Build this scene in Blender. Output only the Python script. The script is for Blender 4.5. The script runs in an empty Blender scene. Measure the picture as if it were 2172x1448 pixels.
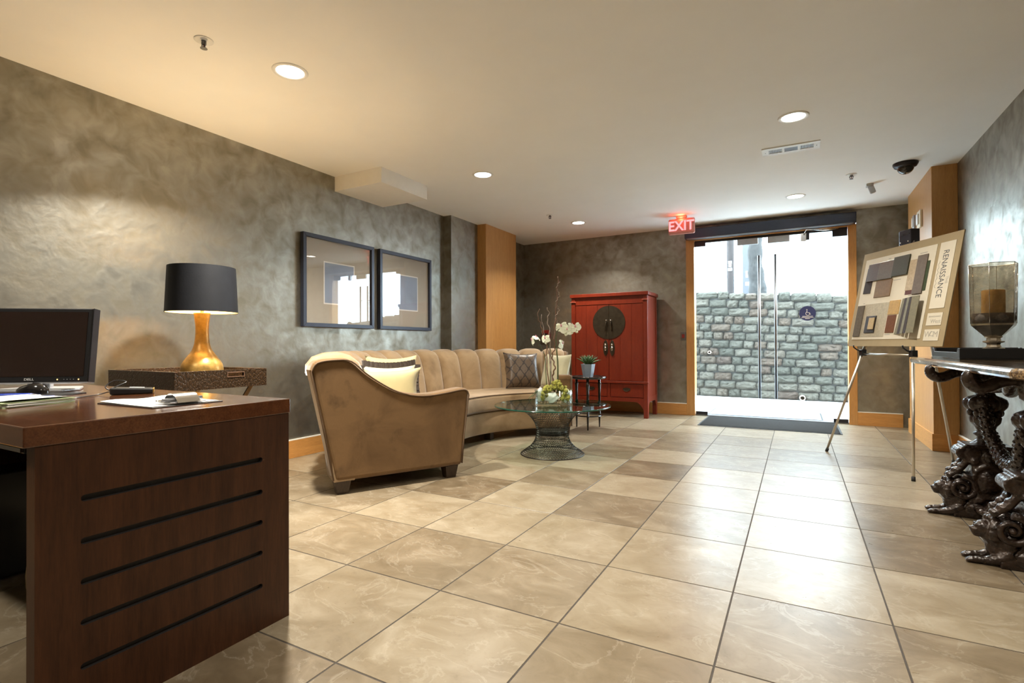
import bpy, bmesh, math, random
from mathutils import Vector, Matrix, Euler
import mathutils.noise as mnoise

random.seed(7)
SC = bpy.context.scene
COL = SC.collection
PI = math.pi
def rad(a): return math.radians(a)

# ------------------------------------------------------------------ camera
TILE = 0.5
TY = TILE * 1.0419
FPX, YAW, PITCH, ROLL = 1101.97, 0.5016, 0.0063, -0.0040
CAM = Vector((0.22115, -2.68015, 0.9527))
cy, sy, cp, sp, cr, sr = math.cos(YAW), math.sin(YAW), math.cos(PITCH), math.sin(PITCH), math.cos(ROLL), math.sin(ROLL)
RM = Matrix(((cr, 0, sr), (0, 1, 0), (-sr, 0, cr))) @ Matrix(((1, 0, 0), (0, cp, sp), (0, -sp, cp))) @ Matrix(((cy, sy, 0), (-sy, cy, 0), (0, 0, 1)))
cam_data = bpy.data.cameras.new('camera')
cam = bpy.data.objects.new('camera', cam_data)
COL.objects.link(cam)
right, fwd, up = RM[0], RM[1], RM[2]
cam.matrix_world = Matrix(((right.x, up.x, -fwd.x, CAM.x), (right.y, up.y, -fwd.y, CAM.y), (right.z, up.z, -fwd.z, CAM.z), (0, 0, 0, 1)))
cam_data.sensor_width = 36.0
cam_data.lens = FPX / 2172.0 * 36.0
cam_data.clip_start = 0.02
cam_data.clip_end = 200
SC.camera = cam

# ------------------------------------------------------------------ sky and exposure
SKY_STRENGTH = 13.5
world = bpy.data.worlds.new('overcast_sky')
SC.world = world
world.use_nodes = True
wn = world.node_tree.nodes
wn['Background'].inputs[0].default_value = (0.74, 0.87, 1.0, 1)
wn['Background'].inputs[1].default_value = SKY_STRENGTH
SC.view_settings.view_transform = 'Standard'
SC.view_settings.look = 'None'
SC.view_settings.gamma = 1.0
SC.view_settings.use_curve_mapping = False
SC.view_settings.exposure = 0.86
DOWNLIGHT_W = 17.0
LAMP_W = 36.0
WARM = (1.0, 0.935, 0.82)

# ------------------------------------------------------------------ room numbers
H = 2.52           # ceiling
XL, XR = -3.54, 1.46
YB, YF = 4.58, -5.2

# ------------------------------------------------------------------ helpers
class MB:
    """collects geometry; build() links it as one mesh object"""
    def __init__(s): s.v, s.f, s.sm = [], [], []
    def add(s, vs, fs, smooth=False):
        o = len(s.v)
        s.v += [tuple(v) for v in vs]
        s.f += [tuple(i + o for i in f) for f in fs]
        s.sm += [smooth] * len(fs)
        return s
    def box(s, x0, x1, y0, y1, z0, z1, m=None):
        vs = [Vector((x, y, z)) for z in (z0, z1) for y in (y0, y1) for x in (x0, x1)]
        if m is not None: vs = [m @ v for v in vs]
        return s.add(vs, [(0, 2, 3, 1), (4, 5, 7, 6), (0, 1, 5, 4), (2, 6, 7, 3), (0, 4, 6, 2), (1, 3, 7, 5)])
    def prism(s, poly, vec, base=None, smooth=False):
        """poly: list of 3D points (planar), extruded by vec"""
        n = len(poly); vec = Vector(vec)
        vs = [Vector(p) for p in poly] + [Vector(p) + vec for p in poly]
        fs = [tuple(range(n))[::-1], tuple(range(n, 2 * n))]
        o = len(s.v)
        s.add(vs, fs)
        s.f += [(o + i, o + (i + 1) % n, o + n + (i + 1) % n, o + n + i) for i in range(n)]
        s.sm += [smooth] * n
        return s
    def lathe(s, prof, c=(0, 0, 0), n=32, caps=True, smooth=True, m=None, ph=0.0):
        """prof: (r, z) list, around z through c"""
        c = Vector(c); vs = []
        for r, z in prof:
            for i in range(n):
                a = 2 * PI * i / n + ph
                v = Vector((r * math.cos(a), r * math.sin(a), z))
                if m is not None: v = m @ v
                vs.append(c + v)
        fs = []
        for k in range(len(prof) - 1):
            for i in range(n):
                j = (i + 1) % n
                fs.append((k * n + i, k * n + j, (k + 1) * n + j, (k + 1) * n + i))
        s.add(vs, fs, smooth)
        if caps:
            o = len(s.v) - len(vs); L = len(prof) - 1
            s.f.append(tuple(o + i for i in range(n))[::-1]); s.sm.append(False)
            s.f.append(tuple(o + L * n + i for i in range(n))); s.sm.append(False)
        return s
    def tube(s, pts, r, n=8, closed=False, smooth=True, caps=True):
        pts = [Vector(p) for p in pts]; N = len(pts)
        rs = r if isinstance(r, (list, tuple)) else [r] * N
        tang = []
        for i in range(N):
            if closed: t = pts[(i + 1) % N] - pts[i - 1]
            else: t = pts[min(i + 1, N - 1)] - pts[max(i - 1, 0)]
            tang.append(t.normalized() if t.length > 1e-9 else Vector((0, 0, 1)))
        t0 = tang[0]
        ref = Vector((0, 0, 1)) if abs(t0.z) < 0.9 else Vector((1, 0, 0))
        u = t0.cross(ref).normalized()
        vs = []
        for i in range(N):
            t = tang[i]
            u = (u - t * u.dot(t))
            u = u.normalized() if u.length > 1e-9 else t.orthogonal().normalized()
            w = t.cross(u)
            for k in range(n):
                a = 2 * PI * k / n
                vs.append(pts[i] + (u * math.cos(a) + w * math.sin(a)) * rs[i])
        fs = []
        for i in range(N if closed else N - 1):
            j = (i + 1) % N
            for k in range(n):
                l = (k + 1) % n
                fs.append((i * n + k, i * n + l, j * n + l, j * n + k))
        s.add(vs, fs, smooth)
        if caps and not closed:
            o = len(s.v) - len(vs)
            s.f.append(tuple(o + k for k in range(n))[::-1]); s.sm.append(False)
            s.f.append(tuple(o + (N - 1) * n + k for k in range(n))); s.sm.append(False)
        return s
    def ball(s, c, r, n=12, k=8, m=None):
        """ellipsoid; r scalar or 3-tuple"""
        if not isinstance(r, (tuple, list)): r = (r, r, r)
        c = Vector(c); vs = []
        for j in range(1, k):
            th = PI * j / k
            for i in range(n):
                a = 2 * PI * i / n
                v = Vector((r[0] * math.sin(th) * math.cos(a), r[1] * math.sin(th) * math.sin(a), -r[2] * math.cos(th)))
                if m is not None: v = m @ v
                vs.append(c + v)
        b = Vector((0, 0, -r[2])); t = Vector((0, 0, r[2]))
        if m is not None: b, t = m @ b, m @ t
        vs += [c + b, c + t]
        fs = []
        for j in range(k - 2):
            for i in range(n):
                l = (i + 1) % n
                fs.append((j * n + i, j * n + l, (j + 1) * n + l, (j + 1) * n + i))
        B, Tt = len(vs) - 2, len(vs) - 1
        for i in range(n):
            l = (i + 1) % n
            fs.append((B, l, i)); fs.append((Tt, (k - 2) * n + i, (k - 2) * n + l))
        return s.add(vs, fs, True)
    def grid(s, fn, nu, nv, smooth=True, wrapu=False):
        vs = [Vector(fn(i / nu, j / nv)) for j in range(nv + 1) for i in range(nu + (0 if wrapu else 1))]
        W = nu if wrapu else nu + 1
        fs = []
        for j in range(nv):
            for i in range(nu):
                l = (i + 1) % W if wrapu else i + 1
                fs.append((j * W + i, j * W + l, (j + 1) * W + l, (j + 1) * W + i))
        return s.add(vs, fs, smooth)
    def xf(s, m):
        s.v = [tuple(m @ Vector(v)) for v in s.v]; return s
    def mesh(s, name):
        me = bpy.data.meshes.new(name)
        me.from_pydata(s.v, [], s.f)
        me.polygons.foreach_set('use_smooth', s.sm)
        me.update()
        bm = bmesh.new(); bm.from_mesh(me)
        bmesh.ops.recalc_face_normals(bm, faces=bm.faces)
        bm.to_mesh(me); bm.free()
        return me
    def build(s, name, mat, parent=None, bevel=0.0, seg=2, world=False, recalc=True):
        if world and parent is not None:
            iv = parent_inv(parent)
            s.v = [tuple(iv @ Vector(v)) for v in s.v]
        me = s.mesh(name)
        me.materials.append(mat)
        o = bpy.data.objects.new(name, me)
        COL.objects.link(o)
        if parent is not None: o.parent = parent
        if bevel:
            b = o.modifiers.new('bevel', 'BEVEL'); b.width = bevel; b.segments = seg; b.limit_method = 'ANGLE'; b.angle_limit = rad(35)
        return o
def local_m(o): return Matrix.LocRotScale(o.location, o.rotation_euler, None)
def parent_inv(o):
    m = local_m(o)
    while o.parent: o = o.parent; m = local_m(o) @ m
    return m.inverted()
def tag(o, label=None, cat=None, group=None, kind=None):
    if label: o['label'] = label
    if cat: o['category'] = cat
    if group: o['group'] = group
    if kind: o['kind'] = kind
    return o
def thing(name, label, cat, loc=(0, 0, 0), rotz=0.0, group=None):
    o = bpy.data.objects.new(name, None); COL.objects.link(o)
    o.location = loc; o.rotation_euler = (0, 0, rotz); o.empty_display_size = 0.05
    return tag(o, label, cat, group)
def struct(mb, name, mat, label=None, cat=None, **k):
    o = mb.build(name, mat, **k)
    return tag(o, label, cat, kind='structure')
def dup(o, parent=None):
    c = o.copy(); COL.objects.link(c); c.parent = parent
    for ch in [q for q in bpy.data.objects if q.parent == o]: dup(ch, c)
    return c
def text_mb(txt, size, depth=0.001, xs=1.0, bold=0.0):
    cu = bpy.data.curves.new('lettering', 'FONT'); cu.body = txt; cu.size = size; cu.extrude = depth; cu.offset = bold
    cu.align_x = 'CENTER'; cu.align_y = 'CENTER'; cu.resolution_u = 3
    ob = bpy.data.objects.new('lettering', cu); COL.objects.link(ob)
    dg = bpy.context.evaluated_depsgraph_get(); dg.update()
    me = bpy.data.meshes.new_from_object(ob.evaluated_get(dg))
    mb = MB()
    mb.add([(v.co.x * xs, v.co.y, v.co.z) for v in me.vertices], [tuple(p.vertices) for p in me.polygons])
    bpy.data.objects.remove(ob); bpy.data.curves.remove(cu); bpy.data.meshes.remove(me)
    return mb
def frame_m(origin, xdir, zdir):
    """matrix: local x -> xdir, local z -> zdir"""
    x = Vector(xdir).normalized(); z = Vector(zdir).normalized(); y = z.cross(x).normalized(); x = y.cross(z)
    o = Vector(origin)
    return Matrix(((x.x, y.x, z.x, o.x), (x.y, y.y, z.y, o.y), (x.z, y.z, z.z, o.z), (0, 0, 0, 1)))
def spline(pts, n=8, closed=False):
    P = [Vector(p) for p in pts]; out = []; N = len(P)
    for i in range(N if closed else N - 1):
        if closed: a, b, c, d = P[i - 1], P[i], P[(i + 1) % N], P[(i + 2) % N]
        else: a, b, c, d = P[max(i - 1, 0)], P[i], P[i + 1], P[min(i + 2, N - 1)]
        for k in range(n):
            t = k / n
            out.append(0.5 * ((2 * b) + (c - a) * t + (2 * a - 5 * b + 4 * c - d) * t * t + (3 * b - a - 3 * c + d) * t ** 3))
    if not closed: out.append(P[-1])
    return out

# ------------------------------------------------------------------ materials
class NT:
    def __init__(s, name):
        s.m = bpy.data.materials.new(name); s.m.use_nodes = True
        s.t = s.m.node_tree; s.n = s.t.nodes; s.p = s.n['Principled BSDF']
    def new(s, t, **k):
        q = s.n.new(t)
        for a, b in k.items(): setattr(q, a, b)
        return q
    def link(s, a, b): s.t.links.new(a, b)
    def coords(s, kind='Object', scale=(1, 1, 1)):
        c = s.new('ShaderNodeTexCoord'); mp = s.new('ShaderNodeMapping')
        mp.inputs['Scale'].default_value = scale
        s.link(c.outputs[kind], mp.inputs['Vector']); return mp.outputs[0]
    def noise(s, vec, scale, detail=4, rough=.55, dist=0.0):
        q = s.new('ShaderNodeTexNoise'); q.inputs['Scale'].default_value = scale
        q.inputs['Detail'].default_value = detail; q.inputs['Roughness'].default_value = rough; q.inputs['Distortion'].default_value = dist
        if vec: s.link(vec, q.inputs['Vector'])
        return q.outputs['Fac']
    def ramp(s, fac, stops):
        q = s.new('ShaderNodeValToRGB'); e = q.color_ramp.elements
        while len(e) < len(stops): e.new(.5)
        for el, (p, c) in zip(e, stops):
            el.position = p; el.color = (c[0], c[1], c[2], 1) if isinstance(c, (tuple, list)) else (c, c, c, 1)
        s.link(fac, q.inputs[0]); return q.outputs[0]
    def mix(s, fac, a, b, mode='MIX'):
        q = s.new('ShaderNodeMix', data_type='RGBA', blend_type=mode)
        for v, i in ((fac, 0), (a, 6), (b, 7)):
            if hasattr(v, 'is_linked') or isinstance(v, bpy.types.NodeSocket): s.link(v, q.inputs[i])
            elif isinstance(v, (int, float)): q.inputs[i].default_value = v
            else: q.inputs[i].default_value = (v[0], v[1], v[2], 1)
        return q.outputs[2]
    def bump(s, h, strength=.2, dist=.01):
        q = s.new('ShaderNodeBump'); q.inputs['Strength'].default_value = strength; q.inputs['Distance'].default_value = dist
        s.link(h, q.inputs['Height']); s.link(q.outputs[0], s.p.inputs['Normal'])
    def set(s, **k):
        names = dict(col='Base Color', rough='Roughness', metal='Metallic', spec='Specular IOR Level', coat='Coat Weight', coatr='Coat Roughness',
                     sheen='Sheen Weight', sheenr='Sheen Roughness', ecol='Emission Color', es='Emission Strength', trans='Transmission Weight', ior='IOR', sss='Subsurface Weight', aniso='Anisotropic')
        for a, v in k.items():
            i = s.p.inputs[names[a]]
            if isinstance(v, bpy.types.NodeSocket): s.link(v, i)
            elif isinstance(v, (tuple, list)): i.default_value = (v[0], v[1], v[2], 1)
            else: i.default_value = v
        return s
def plain(name, col, rough=.5, metal=0., var=.06, scale=18, bump=0., coat=0., **k):
    t = NT(name); v = t.coords()
    f = t.noise(v, scale, 4)
    a = tuple(max(0, c * (1 - var)) for c in col); b = tuple(min(1, c * (1 + var)) for c in col)
    t.set(col=t.ramp(f, [(.3, a), (.7, b)]), rough=rough, metal=metal, coat=coat, **k)
    if bump: t.bump(t.noise(v, scale * 6, 3), bump, .004)
    return t.m
def wood(name, dark, light, rough, stretch, scale=6, coat=0., spec=.5):
    t = NT(name); v = t.coords(scale=stretch)
    f = t.noise(v, scale, 6, .6, .4); g = t.noise(v, scale * 7, 3, .6)
    c = t.ramp(f, [(.3, dark), (.7, light)])
    t.set(spec=spec); c = t.mix(.35, c, t.ramp(g, [(.35, tuple(x * .75 for x in dark)), (.65, light)]))
    t.set(col=c, rough=rough, coat=coat, coatr=.1)
    t.bump(g, .04, .002)
    return t.m
def scuffed_wood(name, dark, light, rough, stretch, scale=6, spec=.5):
    m = wood(name, dark, light, rough, stretch, scale, spec=spec); nt = m.node_tree
    t = NT.__new__(NT); t.m, t.t, t.n, t.p = m, nt, nt.nodes, nt.nodes['Principled BSDF']
    src = t.p.inputs['Base Color'].links[0].from_socket
    a = t.ramp(t.noise(t.coords(scale=(4, 6, 70)), 3.0, 2), [(.70, 0), (.74, 1)]); b = t.ramp(t.noise(t.coords(scale=(1, 3, 5)), 2.2, 2), [(.70, 0), (.76, 1)])
    t.set(col=t.mix(t.mix(1.0, a, b, 'MULTIPLY'), src, (.30, .19, .11))); return m
def arch_glass(name, tint=(1, 1, 1), ior=1.45, rough=0.0, refl=1.0, bump=0.0, vary=False):
    t = NT(name); t.n.remove(t.p)
    tr = t.new('ShaderNodeBsdfTransparent'); tr.inputs[0].default_value = (*tint, 1)
    if vary:
        t.link(t.ramp(t.noise(t.coords(), 14, 5, .65, .5), [(.35, tuple(x * .62 for x in tint)), (.65, tint)]), tr.inputs[0])
    gl = t.new('ShaderNodeBsdfGlossy'); gl.inputs[0].default_value = (refl, refl, refl, 1); gl.inputs['Roughness'].default_value = rough
    lw = t.new('ShaderNodeLayerWeight'); pw = t.new('ShaderNodeMath', operation='POWER'); pw.inputs[1].default_value = 5.0
    f0 = ((ior - 1) / (ior + 1)) ** 2
    ma = t.new('ShaderNodeMath', operation='MULTIPLY_ADD'); ma.inputs[1].default_value = 1 - f0; ma.inputs[2].default_value = f0
    t.link(lw.outputs['Facing'], pw.inputs[0]); t.link(pw.outputs[0], ma.inputs[0])
    mx = t.new('ShaderNodeMixShader')
    if bump:
        v = t.coords(); bp = t.new('ShaderNodeBump'); bp.inputs['Strength'].default_value = bump; bp.inputs['Distance'].default_value = .01
        t.link(t.noise(v, 26, 3, .5), bp.inputs['Height']); t.link(bp.outputs[0], gl.inputs['Normal']); t.link(bp.outputs[0], lw.inputs['Normal'])
    t.link(ma.outputs[0], mx.inputs[0]); t.link(tr.outputs[0], mx.inputs[1]); t.link(gl.outputs[0], mx.inputs[2])
    t.link(mx.outputs[0], t.n['Material Output'].inputs[0])
    return t.m
def emit(name, col, strength):
    t = NT(name); t.set(col=(0.02, 0.02, 0.02), ecol=col, es=strength); return t.m

def wall_paint():
    # brushed metallic glaze over olive brown: patches of different gloss
    t = NT('metallic_plaster'); v = t.coords('Object')
    patch = t.noise(v, 8.0, 3, .5, .5); fine = t.noise(v, 22, 2, .5); big = t.noise(v, 1.4, 2)
    col = t.ramp(patch, [(.29, (.232, .212, .166)), (.70, (.395, .380, .335))])
    rough = t.ramp(patch, [(.30, .50), (.70, .33)])
    metal = t.ramp(patch, [(.35, .78), (.65, .90)])
    t.set(col=col, rough=rough, metal=metal, spec=.5)
    h = t.mix(.35, t.ramp(patch, [(0, 0), (1, 1)]), t.ramp(fine, [(0, 0), (1, 1)]))
    t.bump(h, .14, .02)
    return t.m
def tile_mat():
    t = NT('travertine_tile')
    oi = t.new('ShaderNodeObjectInfo'); v0 = t.new('ShaderNodeTexCoord')
    addv = t.new('ShaderNodeVectorMath', operation='ADD')
    mul = t.new('ShaderNodeVectorMath', operation='SCALE'); mul.inputs['Scale'].default_value = 37.0
    cmb = t.new('ShaderNodeCombineXYZ')
    for i in range(3): t.link(oi.outputs['Random'], cmb.inputs[i])
    t.link(cmb.outputs[0], mul.inputs[0]); t.link(v0.outputs['Object'], addv.inputs[0]); t.link(mul.outputs[0], addv.inputs[1])
    mp = t.new('ShaderNodeMapping'); mp.inputs['Scale'].default_value = (1.0, 1.45, 1.0); mp.inputs['Rotation'].default_value = (0, 0, .35)
    t.link(addv.outputs[0], mp.inputs[0]); v = mp.outputs[0]
    a = t.noise(v, 4.0, 8, .62, .8); b = t.noise(v, 24, 6, .72, .3)
    light = t.ramp(a, [(.30, (.196, .152, .094)), (.52, (.255, .209, .142)), (.72, (.305, .26, .19))])
    dark = t.ramp(a, [(.30, (.082, .057, .031)), (.55, (.130, .094, .055)), (.72, (.215, .168, .110))])
    sep = t.new('ShaderNodeSeparateColor'); t.link(oi.outputs['Color'], sep.inputs[0])
    c = t.mix(sep.outputs[0], light, dark)
    c = t.mix(t.ramp(b, [(.56, 0.0), (.72, .30)]), c, (.11, .075, .042))
    ve = t.noise(v, 2.6, 7, .6, 1.2)
    c = t.mix(t.ramp(ve, [(.485, 0.0), (.50, .30), (.515, 0.0)]), c, (.38, .34, .265))
    t.set(col=c, rough=t.ramp(b, [(.3, .27), (.7, .36)]), spec=.38)
    t.bump(t.noise(v, 9, 5, .6), .04, .004)
    return t.m
def velvet(name, lo, hi, blotch):
    t = NT(name); v = t.coords()
    f = t.noise(v, 3.2, 5, .6, .6); g = t.noise(v, 45, 3, .7)
    c = t.ramp(f, [(.28, lo), (.60, hi)])
    c = t.mix(t.ramp(t.noise(v, 5.5, 4, .6), [(.60, 0.0), (.74, blotch)]), c, tuple(x * .5 for x in lo))
    t.set(col=c, rough=.85, spec=.15, sheen=.45, sheenr=.4)
    t.bump(g, .12, .003)
    return t.m
MAT = {}
M = MAT
M['wall'] = wall_paint()
M['ceiling'] = plain('ceiling_paint', (.86, .855, .835), .85, var=.015, scale=3)
M['white_paint'] = plain('white_paint', (.82, .80, .76), .6, var=.02)
M['tile'] = tile_mat()
M['grout'] = plain('dark_grout', (.045, .036, .028), .8, var=.2, scale=40)
M['maple_v'] = wood('maple_veneer', (.45, .215, .062), (.57, .30, .10), .42, (9, 9, .7), 4)
M['maple_h'] = wood('maple_baseboard', (.47, .215, .055), (.62, .31, .095), .40, (.7, .7, 9), 4)
M['caulk'] = plain('pale_caulk', (.75, .73, .68), .7)
M['desk'] = scuffed_wood('dark_walnut', (.022, .0075, .0027), (.058, .020, .0070), .42, (6, 6, .5), 5, spec=.25)
M['desk_top'] = wood('dark_walnut_top', (.050, .016, .006), (.105, .036, .013), .15, (1, 6, 6), 5, coat=.4)
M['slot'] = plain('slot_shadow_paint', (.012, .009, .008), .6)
M['black'] = plain('black_plastic', (.012, .012, .013), .35)
M['black_gloss'] = plain('black_lacquer', (.010, .009, .009), .12, coat=.6)
M['dark_metal'] = plain('dark_bronze_metal', (.035, .034, .04), .38, metal=.6)
M['chrome'] = plain('polished_steel', (.66, .66, .67), .16, metal=1.0, var=.02)
M['brushed'] = plain('brushed_steel', (.26, .26, .27), .36, metal=1.0, var=.04)
M['silver'] = plain('silver_plastic', (.45, .46, .48), .35, metal=.5)
M['white'] = plain('white_plastic', (.80, .80, .78), .45, var=.02)
M['cream_plastic'] = plain('cream_plastic', (.72, .66, .52), .5, var=.02)
M['glass'] = arch_glass('clear_glass', (.93, .97, .96))
M['pic_glass'] = arch_glass('picture_glazing', (.97, .97, .97), 1.55)
M['table_glass'] = arch_glass('table_glass', (.80, .92, .87), 1.5)
M['glass_edge'] = plain('green_glass_edge', (.004, .055, .036), .1, spec=.8)
M['bowl_glass'] = arch_glass('bowl_glass', (.94, .97, .96), 1.45)
M['smoke_glass'] = arch_glass('hammered_smoke_glass', (.70, .60, .48), 1.8, .06, bump=1.0, vary=True)
M['velvet'] = velvet('tan_velvet', (.19, .12, .060), (.305, .21, .118), .35)
M['velvet_arm'] = velvet('tan_velvet_dark', (.092, .050, .019), (.165, .094, .039), .6)  # darker, more blotched version of the sofa velvet, used on the arms
M['piping'] = plain('brown_piping', (.10, .058, .028), .8)
M['sofa_leg'] = wood('espresso_wood', (.018, .010, .006), (.045, .024, .012), .4, (3, 3, 1))
M['cream_fabric'] = plain('cream_silk', (.40, .335, .165), .55, var=.10, scale=7, sheen=.3)
M['pale_fabric'] = plain('pale_green_silk', (.46, .43, .28), .55, var=.12, scale=9, sheen=.3)
M['fringe'] = plain('dark_brown_fringe', (.035, .022, .014), .55, var=.4, scale=60, bump=.4)
M['moss'] = plain('moss', (.30, .29, .05), .9, var=.55, scale=60, bump=.6)
M['leaf'] = plain('green_leaf', (.045, .10, .025), .4, var=.35, scale=20)
M['stem'] = plain('green_stem', (.06, .085, .03), .5, var=.3)
M['twig'] = plain('brown_twig', (.16, .085, .05), .7, var=.35, scale=50)
M['twig_pale'] = plain('grey_twig', (.30, .23, .19), .7, var=.3, scale=50)
M['petal'] = plain('white_petal', (.82, .86, .70), .5, var=.08, scale=60)
M['petal_lip'] = plain('pink_lip', (.62, .25, .33), .5, var=.25, scale=90)
M['pebble'] = plain('brown_pebble', (.25, .17, .09), .5, var=.5, scale=60)
M['quartz'] = plain('pale_quartz', (.74, .80, .74), .35, var=.08, scale=14)
M['mesh_wire'] = plain('dark_wire', (.040, .034, .030), .35, metal=.7)
M['red'] = wood('red_lacquer', (.140, .0125, .0035), (.215, .024, .0065), .36, (5, 5, .6), 5, coat=.1)
M['red_worn'] = plain('worn_red_edge', (.42, .10, .06), .45, var=.4, scale=25)
M['iron'] = plain('aged_brass_plate', (.060, .046, .030), .42, metal=.7, var=.25)
M['art_blue'] = plain('blue_grey_print', (.30, .36, .47), .7, var=.12, scale=3)
M['matboard'] = plain('taupe_matboard', (.44, .40, .335), .85, var=.02)
M['navy'] = plain('slate_frame', (.030, .036, .058), .35, metal=.2)
M['paper'] = plain('white_paper', (.78, .77, .74), .8, var=.02)
M['green_paper'] = plain('pale_green_paper', (.52, .62, .36), .8, var=.05)
M['shade'] = plain('black_lampshade', (.009, .010, .013), .6, var=.1, bump=.1, spec=.25)
M['shade_in'] = plain('gold_shade_lining', (.62, .46, .20), .5)
M['lamp_gold'] = plain('mottled_gold_ceramic', (.36, .215, .055), .33, metal=.45, var=.35, scale=24)
def croc():
    t = NT('brown_croc_leather'); v = t.coords(scale=(1, 1, .55))
    q = t.new('ShaderNodeTexVoronoi'); q.inputs['Scale'].default_value = 85; t.link(v, q.inputs['Vector'])
    q.feature = 'DISTANCE_TO_EDGE'
    t.set(col=t.ramp(q.outputs['Distance'], [(0, (.018, .010, .005)), (.12, (.042, .022, .010))]), rough=.33)
    t.bump(t.ramp(q.outputs['Distance'], [(0, 0), (.2, 1)]), .5, .004); return t.m
M['croc'] = croc()
def damask():
    t = NT('brown_damask')
    tc = t.new('ShaderNodeTexCoord'); sp_ = t.new('ShaderNodeSeparateXYZ'); t.link(tc.outputs['Object'], sp_.inputs[0])
    def m(op, a, b=None):
        q = t.new('ShaderNodeMath', operation=op)
        for i, v in enumerate((a, b)):
            if v is None: continue
            if isinstance(v, bpy.types.NodeSocket): t.link(v, q.inputs[i])
            else: q.inputs[i].default_value = v
        return q.outputs[0]
    k = 2 * PI / .105
    xx = m('MULTIPLY', sp_.outputs[0], k); zz = m('MULTIPLY', sp_.outputs[2], k * .72)
    f_ = m('ABSOLUTE', m('ADD', m('COSINE', xx), m('COSINE', zz)))
    mot = m('MULTIPLY', m('COSINE', m('ADD', m('MULTIPLY', xx, 3.0), m('MULTIPLY', m('SINE', m('MULTIPLY', zz, 2.0)), 1.6))), m('COSINE', m('MULTIPLY', zz, 3.0)))
    nz = t.noise(tc.outputs['Object'], 55, 4, .6)
    s_ = m('ADD', m('MULTIPLY', m('MINIMUM', f_, .55), 1.3), m('ADD', m('MULTIPLY', mot, .22), m('MULTIPLY', m('SUBTRACT', nz, .5), .9)))
    t.set(col=t.ramp(s_, [(.25, (.020, .011, .007)), (.55, (.085, .054, .030))]), rough=t.ramp(s_, [(.2, .55), (.5, .36)]), sheen=.2)
    t.bump(s_, .2, .003)
    return t.m
M['damask'] = damask()
def mat_carpet():
    t = NT('ribbed_entrance_mat'); v = t.coords(scale=(1, 1, 1))
    q = t.new('ShaderNodeTexBrick'); q.inputs['Scale'].default_value = 26
    q.inputs['Color1'].default_value = (.030, .028, .026, 1); q.inputs['Color2'].default_value = (.018, .017, .016, 1); q.inputs['Mortar'].default_value = (.012, .011, .011, 1)
    q.inputs['Mortar Size'].default_value = .03
    t.link(v, q.inputs['Vector']); t.set(col=q.outputs['Color'], rough=.95, spec=.1); t.bump(q.outputs['Fac'], .5, .004); return t.m
M['mat'] = mat_carpet()
M['mat_edge'] = plain('black_rubber', (.012, .012, .012), .7)
M['mat_out'] = plain('grey_outdoor_mat', (.16, .17, .19), .9, var=.15, scale=40)
M['concrete'] = plain('pale_concrete', (.60, .60, .60), .85, var=.05, scale=5, bump=.1)
def stone():
    t = NT('grey_limestone'); v = t.coords(); oi = t.new('ShaderNodeObjectInfo')
    f = t.noise(v, 9, 7, .68, .5)
    base = t.ramp(oi.outputs['Random'], [(0, (.064, .062, .050)), (.35, (.092, .086, .070)), (.7, (.116, .104, .084)), (.9, (.092, .067, .050)), (1, (.074, .054, .044))])
    c = t.mix(t.ramp(f, [(.35, .55), (.65, 0.0)]), base, (.036, .036, .031))
    t.set(col=c, rough=.9, spec=.2); t.bump(t.noise(v, 20, 7, .75), 1.0, .035); return t.m
M['stone'] = stone()
M['mortar'] = plain('grey_mortar', (.045, .043, .040), .95, var=.15, scale=20, bump=.4)
M['bark'] = plain('grey_bark', (.018, .0175, .017), .95, var=.5, scale=16, bump=1.0)
M['pole_wood'] = plain('weathered_pole', (.028, .022, .021), .9, var=.4, scale=22, bump=.6)
M['post_grey'] = plain('grey_painted_steel', (.045, .047, .056), .6)
M['facade'] = plain('white_siding', (.82, .83, .84), .8, var=.02)
M['terracotta'] = plain('clay_pipe', (.34, .27, .22), .8)
M['window_dark'] = plain('shaded_pane', (.28, .31, .34), .3)
def carved():
    t = NT('carved_dark_bronze'); v = t.coords()
    f = t.noise(v, 26, 5, .6); q = t.new('ShaderNodeTexVoronoi'); q.inputs['Scale'].default_value = 55; t.link(v, q.inputs['Vector'])
    t.set(col=t.ramp(f, [(.3, (.012, .007, .005)), (.7, (.040, .023, .015))]), rough=t.ramp(f, [(.3, .22), (.7, .42)]), metal=.25, coat=.25)
    t.bump(t.mix(.5, t.ramp(f, [(0, 0), (1, 1)]), t.ramp(q.outputs['Distance'], [(0, 0), (.6, 1)])), .45, .012); return t.m
M['carved'] = carved()
def marble():
    t = NT('brown_marble'); v = t.coords()
    f = t.noise(v, 12, 9, .72, 1.6)
    t.set(col=t.ramp(f, [(.36, (.022, .014, .010)), (.5, (.075, .045, .026)), (.57, (.30, .20, .10)), (.63, (.055, .034, .022))]), rough=.10, coat=.5); return t.m
M['marble'] = marble()
M['candle'] = plain('amber_candle', (.60, .42, .13), .55, var=.08, sss=.15)
M['mercury'] = plain('mercury_glass', (.52, .46, .37), .17, metal=.9, var=.3, scale=30)
M['potting'] = plain('dark_pebbles', (.06, .045, .03), .8, var=.5, scale=80, bump=.6)
M['pot'] = plain('pale_blue_ceramic', (.20, .24, .29), .3, var=.06)
M['board'] = plain('tan_board', (.36, .28, .16), .8, var=.03)
M['board_cream'] = plain('cream_board', (.66, .60, .48), .8, var=.02)
M['ink'] = plain('grey_ink', (.10, .10, .10), .7)
M['ink_soft'] = plain('soft_grey_ink', (.40, .37, .31), .7)
M['easel'] = plain('champagne_aluminium', (.62, .56, .47), .28, metal=.9, var=.03)
M['lens'] = emit('downlight_lens', (1.0, .95, .86), 9.0)
M['bulb'] = emit('lamp_bulb', (1.0, .78, .48), 30.0)
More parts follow.
